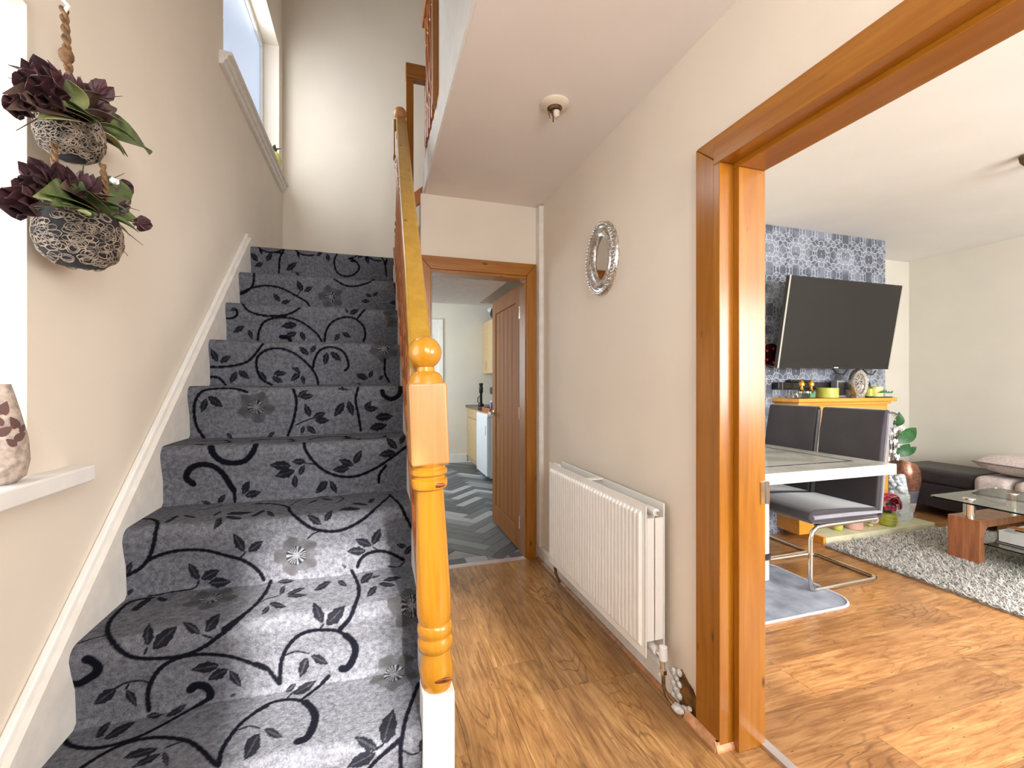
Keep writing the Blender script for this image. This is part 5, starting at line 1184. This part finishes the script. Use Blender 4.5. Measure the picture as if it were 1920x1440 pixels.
# coffee table
ct = thing('coffee_table', 'glass coffee table on walnut arches with chrome posts', 'table', (4.2, 1.65, .012))
GX0, GX1, GY0, GY1, GZ = 3.84, 4.62, 1.05, 2.16, .425
MB().prism(rrect(GX0, GX1, GY0, GY1, .03, 4), lambda p, a: (p[0], p[1], a), GZ, GZ + .010).build('glass_top', 'glass', ct)
MB().prism(rrect(GX0 + .12, GX1 - .12, GY0 + .14, GY1 - .12, .02, 4), lambda p, a: (p[0], p[1], a), .150, .158).build('glass_shelf', 'glass', ct)
for (a, b) in ((1.915, 2.09), (1.12, 1.295)):
    ar = [(3.92, .013), (3.975, .013), (3.975, .225), (4.01, .26), (4.45, .26), (4.485, .225), (4.485, .013), (4.54, .013), (4.54, .31), (3.92, .31)]
    MB().prism(ar, lambda p, a_: (p[0], a_, p[1]), a, b).build('wooden_arch', 'walnut', ct, bevel=.002, seg=1)
    for x in (3.985, 4.475):
        cy_ = (a + b) / 2; MB().lathe([(.032, .31), (.032, GZ), (.036, GZ)], (x, cy_, 0), 20).build('chrome_post', 'chrome', ct, smooth=True)
        MB().lathe([(.036, GZ + .0105), (.034, GZ + .016), (.004, GZ + .017)], (x, cy_, 0), 18).build('post_cap', 'chrome', ct, smooth=True)
bx2 = thing('storage_box', 'white box of orange papers on the glass shelf', 'box', (4.25, 1.75, .158))
bb = (4.08, 4.40, 1.55, 1.90, .158, .24)
MB().box(bb[0], bb[1], bb[2], bb[3], bb[4], bb[4] + .01).build('base', 'white_plastic', bx2)
for b in ((bb[0], bb[1], bb[2], bb[2] + .008), (bb[0], bb[1], bb[3] - .008, bb[3]), (bb[0], bb[0] + .008, bb[2], bb[3]), (bb[1] - .008, bb[1], bb[2], bb[3])): MB().box(b[0], b[1], b[2], b[3], bb[4], bb[5]).build('side', 'white_plastic', bx2, bevel=.002, seg=1)
rr = random.Random(12)
for k in range(9):
    x, y = rr.uniform(4.11, 4.3), rr.uniform(1.58, 1.8); m = MB().box(x, x + .08, y, y + .09, .236 + k * .003, .239 + k * .003); m.xf(Matrix.Translation((x, y, 0)) @ Matrix.Rotation(rr.uniform(-.5, .5), 4, 'Z') @ Matrix.Translation((-x, -y, 0))); m.build('paper', ('paper_o', 'white_plastic', 'paper_o')[k % 3], bx2)

# ottoman, sofa seat and cushions
ot = thing('ottoman', 'low dark leather ottoman in the living room corner', 'ottoman', (5.22, 2.7, 0))
MB().box(4.98, 5.50, 2.46, 3.12, .30, .45).build('seat_pad', 'leather', ot, bevel=.05, seg=4)
MB().box(5.0, 5.49, 2.47, 3.10, .08, .31).build('base', 'leather', ot, bevel=.02, seg=3)
for (x, y) in ((5.03, 3.02), (5.03, 2.54), (5.45, 3.02), (5.45, 2.54)): MB().box(x - .03, x + .03, y - .03, y + .03, 0, .085).build('foot', 'black', ot)
so = thing('sofa', 'sofa seat under a ribbed greige cover beside the ottoman', 'sofa', (5.1, 1.5, 0))
MB().box(4.93, 5.50, .4, 2.44, .10, .30).build('base', 'leather', so, bevel=.02, seg=3)
for (x, y) in ((4.97, 2.38), (4.97, .47), (5.44, 2.38), (5.44, .47)): MB().box(x - .03, x + .03, y - .03, y + .03, 0, .105).build('foot', 'black', so)
for (a, b) in ((2.21, 2.45), (1.36, 2.20), (.42, 1.35)):
    s_ = MB().box(4.90, 5.50, a, b, .25, .46).build('seat_cover', 'fabric', so, bevel=.06, seg=5)
m = MB(); n1, n2 = 22, 16
def pillow(cx_, cy_, cz_, a, b, h_, name, label, mats, tilt):
    o = thing(name, label, 'cushion', (cx_, cy_, cz_ - h_))
    m = MB(); vs = []; N1, N2 = 18, 18
    for sgn in (1, -1):
        for i in range(N1 + 1):
            for j in range(N2 + 1):
                x, y = 2 * i / N1 - 1, 2 * j / N2 - 1; e = max(0, (1 - x ** 4) * (1 - y ** 4)) ** .5
                vs.append((x * a * (1 - .06 * y * y), y * b * (1 - .06 * x * x), sgn * h_ * e * (1 + .05 * math.sin(x * 9 + y * 5))))
    K2 = (N1 + 1) * (N2 + 1); fs = []
    for i in range(N1):
        for j in range(N2):
            q_ = i * (N2 + 1) + j; fs.append((q_, q_ + N2 + 1, q_ + N2 + 2, q_ + 1)); fs.append((K2 + q_ + 1, K2 + q_ + N2 + 2, K2 + q_ + N2 + 1, K2 + q_))
    m.add(vs, fs); m.xf(Matrix.Translation((cx_, cy_, cz_)) @ Matrix.Rotation(tilt[0], 4, 'X') @ Matrix.Rotation(tilt[1], 4, 'Y')); m.build('pad', mats, o, smooth=True)
    per = [(x * a, y * b, 0) for x, y in [(-1 + .02, -1 + 2 * t_ / 8) for t_ in range(9)] + [(-1 + 2 * t_ / 8, .98) for t_ in range(1, 9)] + [(.98, 1 - 2 * t_ / 8) for t_ in range(1, 9)] + [(1 - 2 * t_ / 8, -.98) for t_ in range(1, 8)]]
    pm = MB().tube([(x * (1 - .06 * (y / b) ** 2), y * (1 - .06 * (x / a) ** 2), z) for x, y, z in per], .007, 6, True); pm.xf(Matrix.Translation((cx_, cy_, cz_)) @ Matrix.Rotation(tilt[0], 4, 'X') @ Matrix.Rotation(tilt[1], 4, 'Y')); pm.build('piping', 'fabric_dk', o, smooth=True)
    return o
pillow(5.20, 2.16, .557, .28, .32, .085, 'cushion', 'plump greige cushion with dark piping on the sofa', 'fabric', (.02, .04))

# second ceiling rose in the living room
lr = thing('ceiling_light', 'bronze ceiling light fitting in the living room', 'ceiling light', (3.73, 1.53, ZL - .1))
MB().lathe([(.05, ZL), (.05, ZL - .015), (.02, ZL - .03), (.012, ZL - .09), (.02, ZL - .1)], (3.73, 1.53, 0), 18).build('base', 'burnt', lr, smooth=True)
MB().tube([(3.73, 1.53, ZL - .09), (3.61, 1.53, ZL - .09), (3.57, 1.53, ZL - .06)], .008, 8).build('arm', 'burnt', lr, smooth=True)
MB().lathe([(.012, 0), (.035, .03), (.04, .06), (.038, .06)], (3.57, 1.53, ZL - .07), 14).build('lamp_shade', 'burnt', lr, smooth=True)
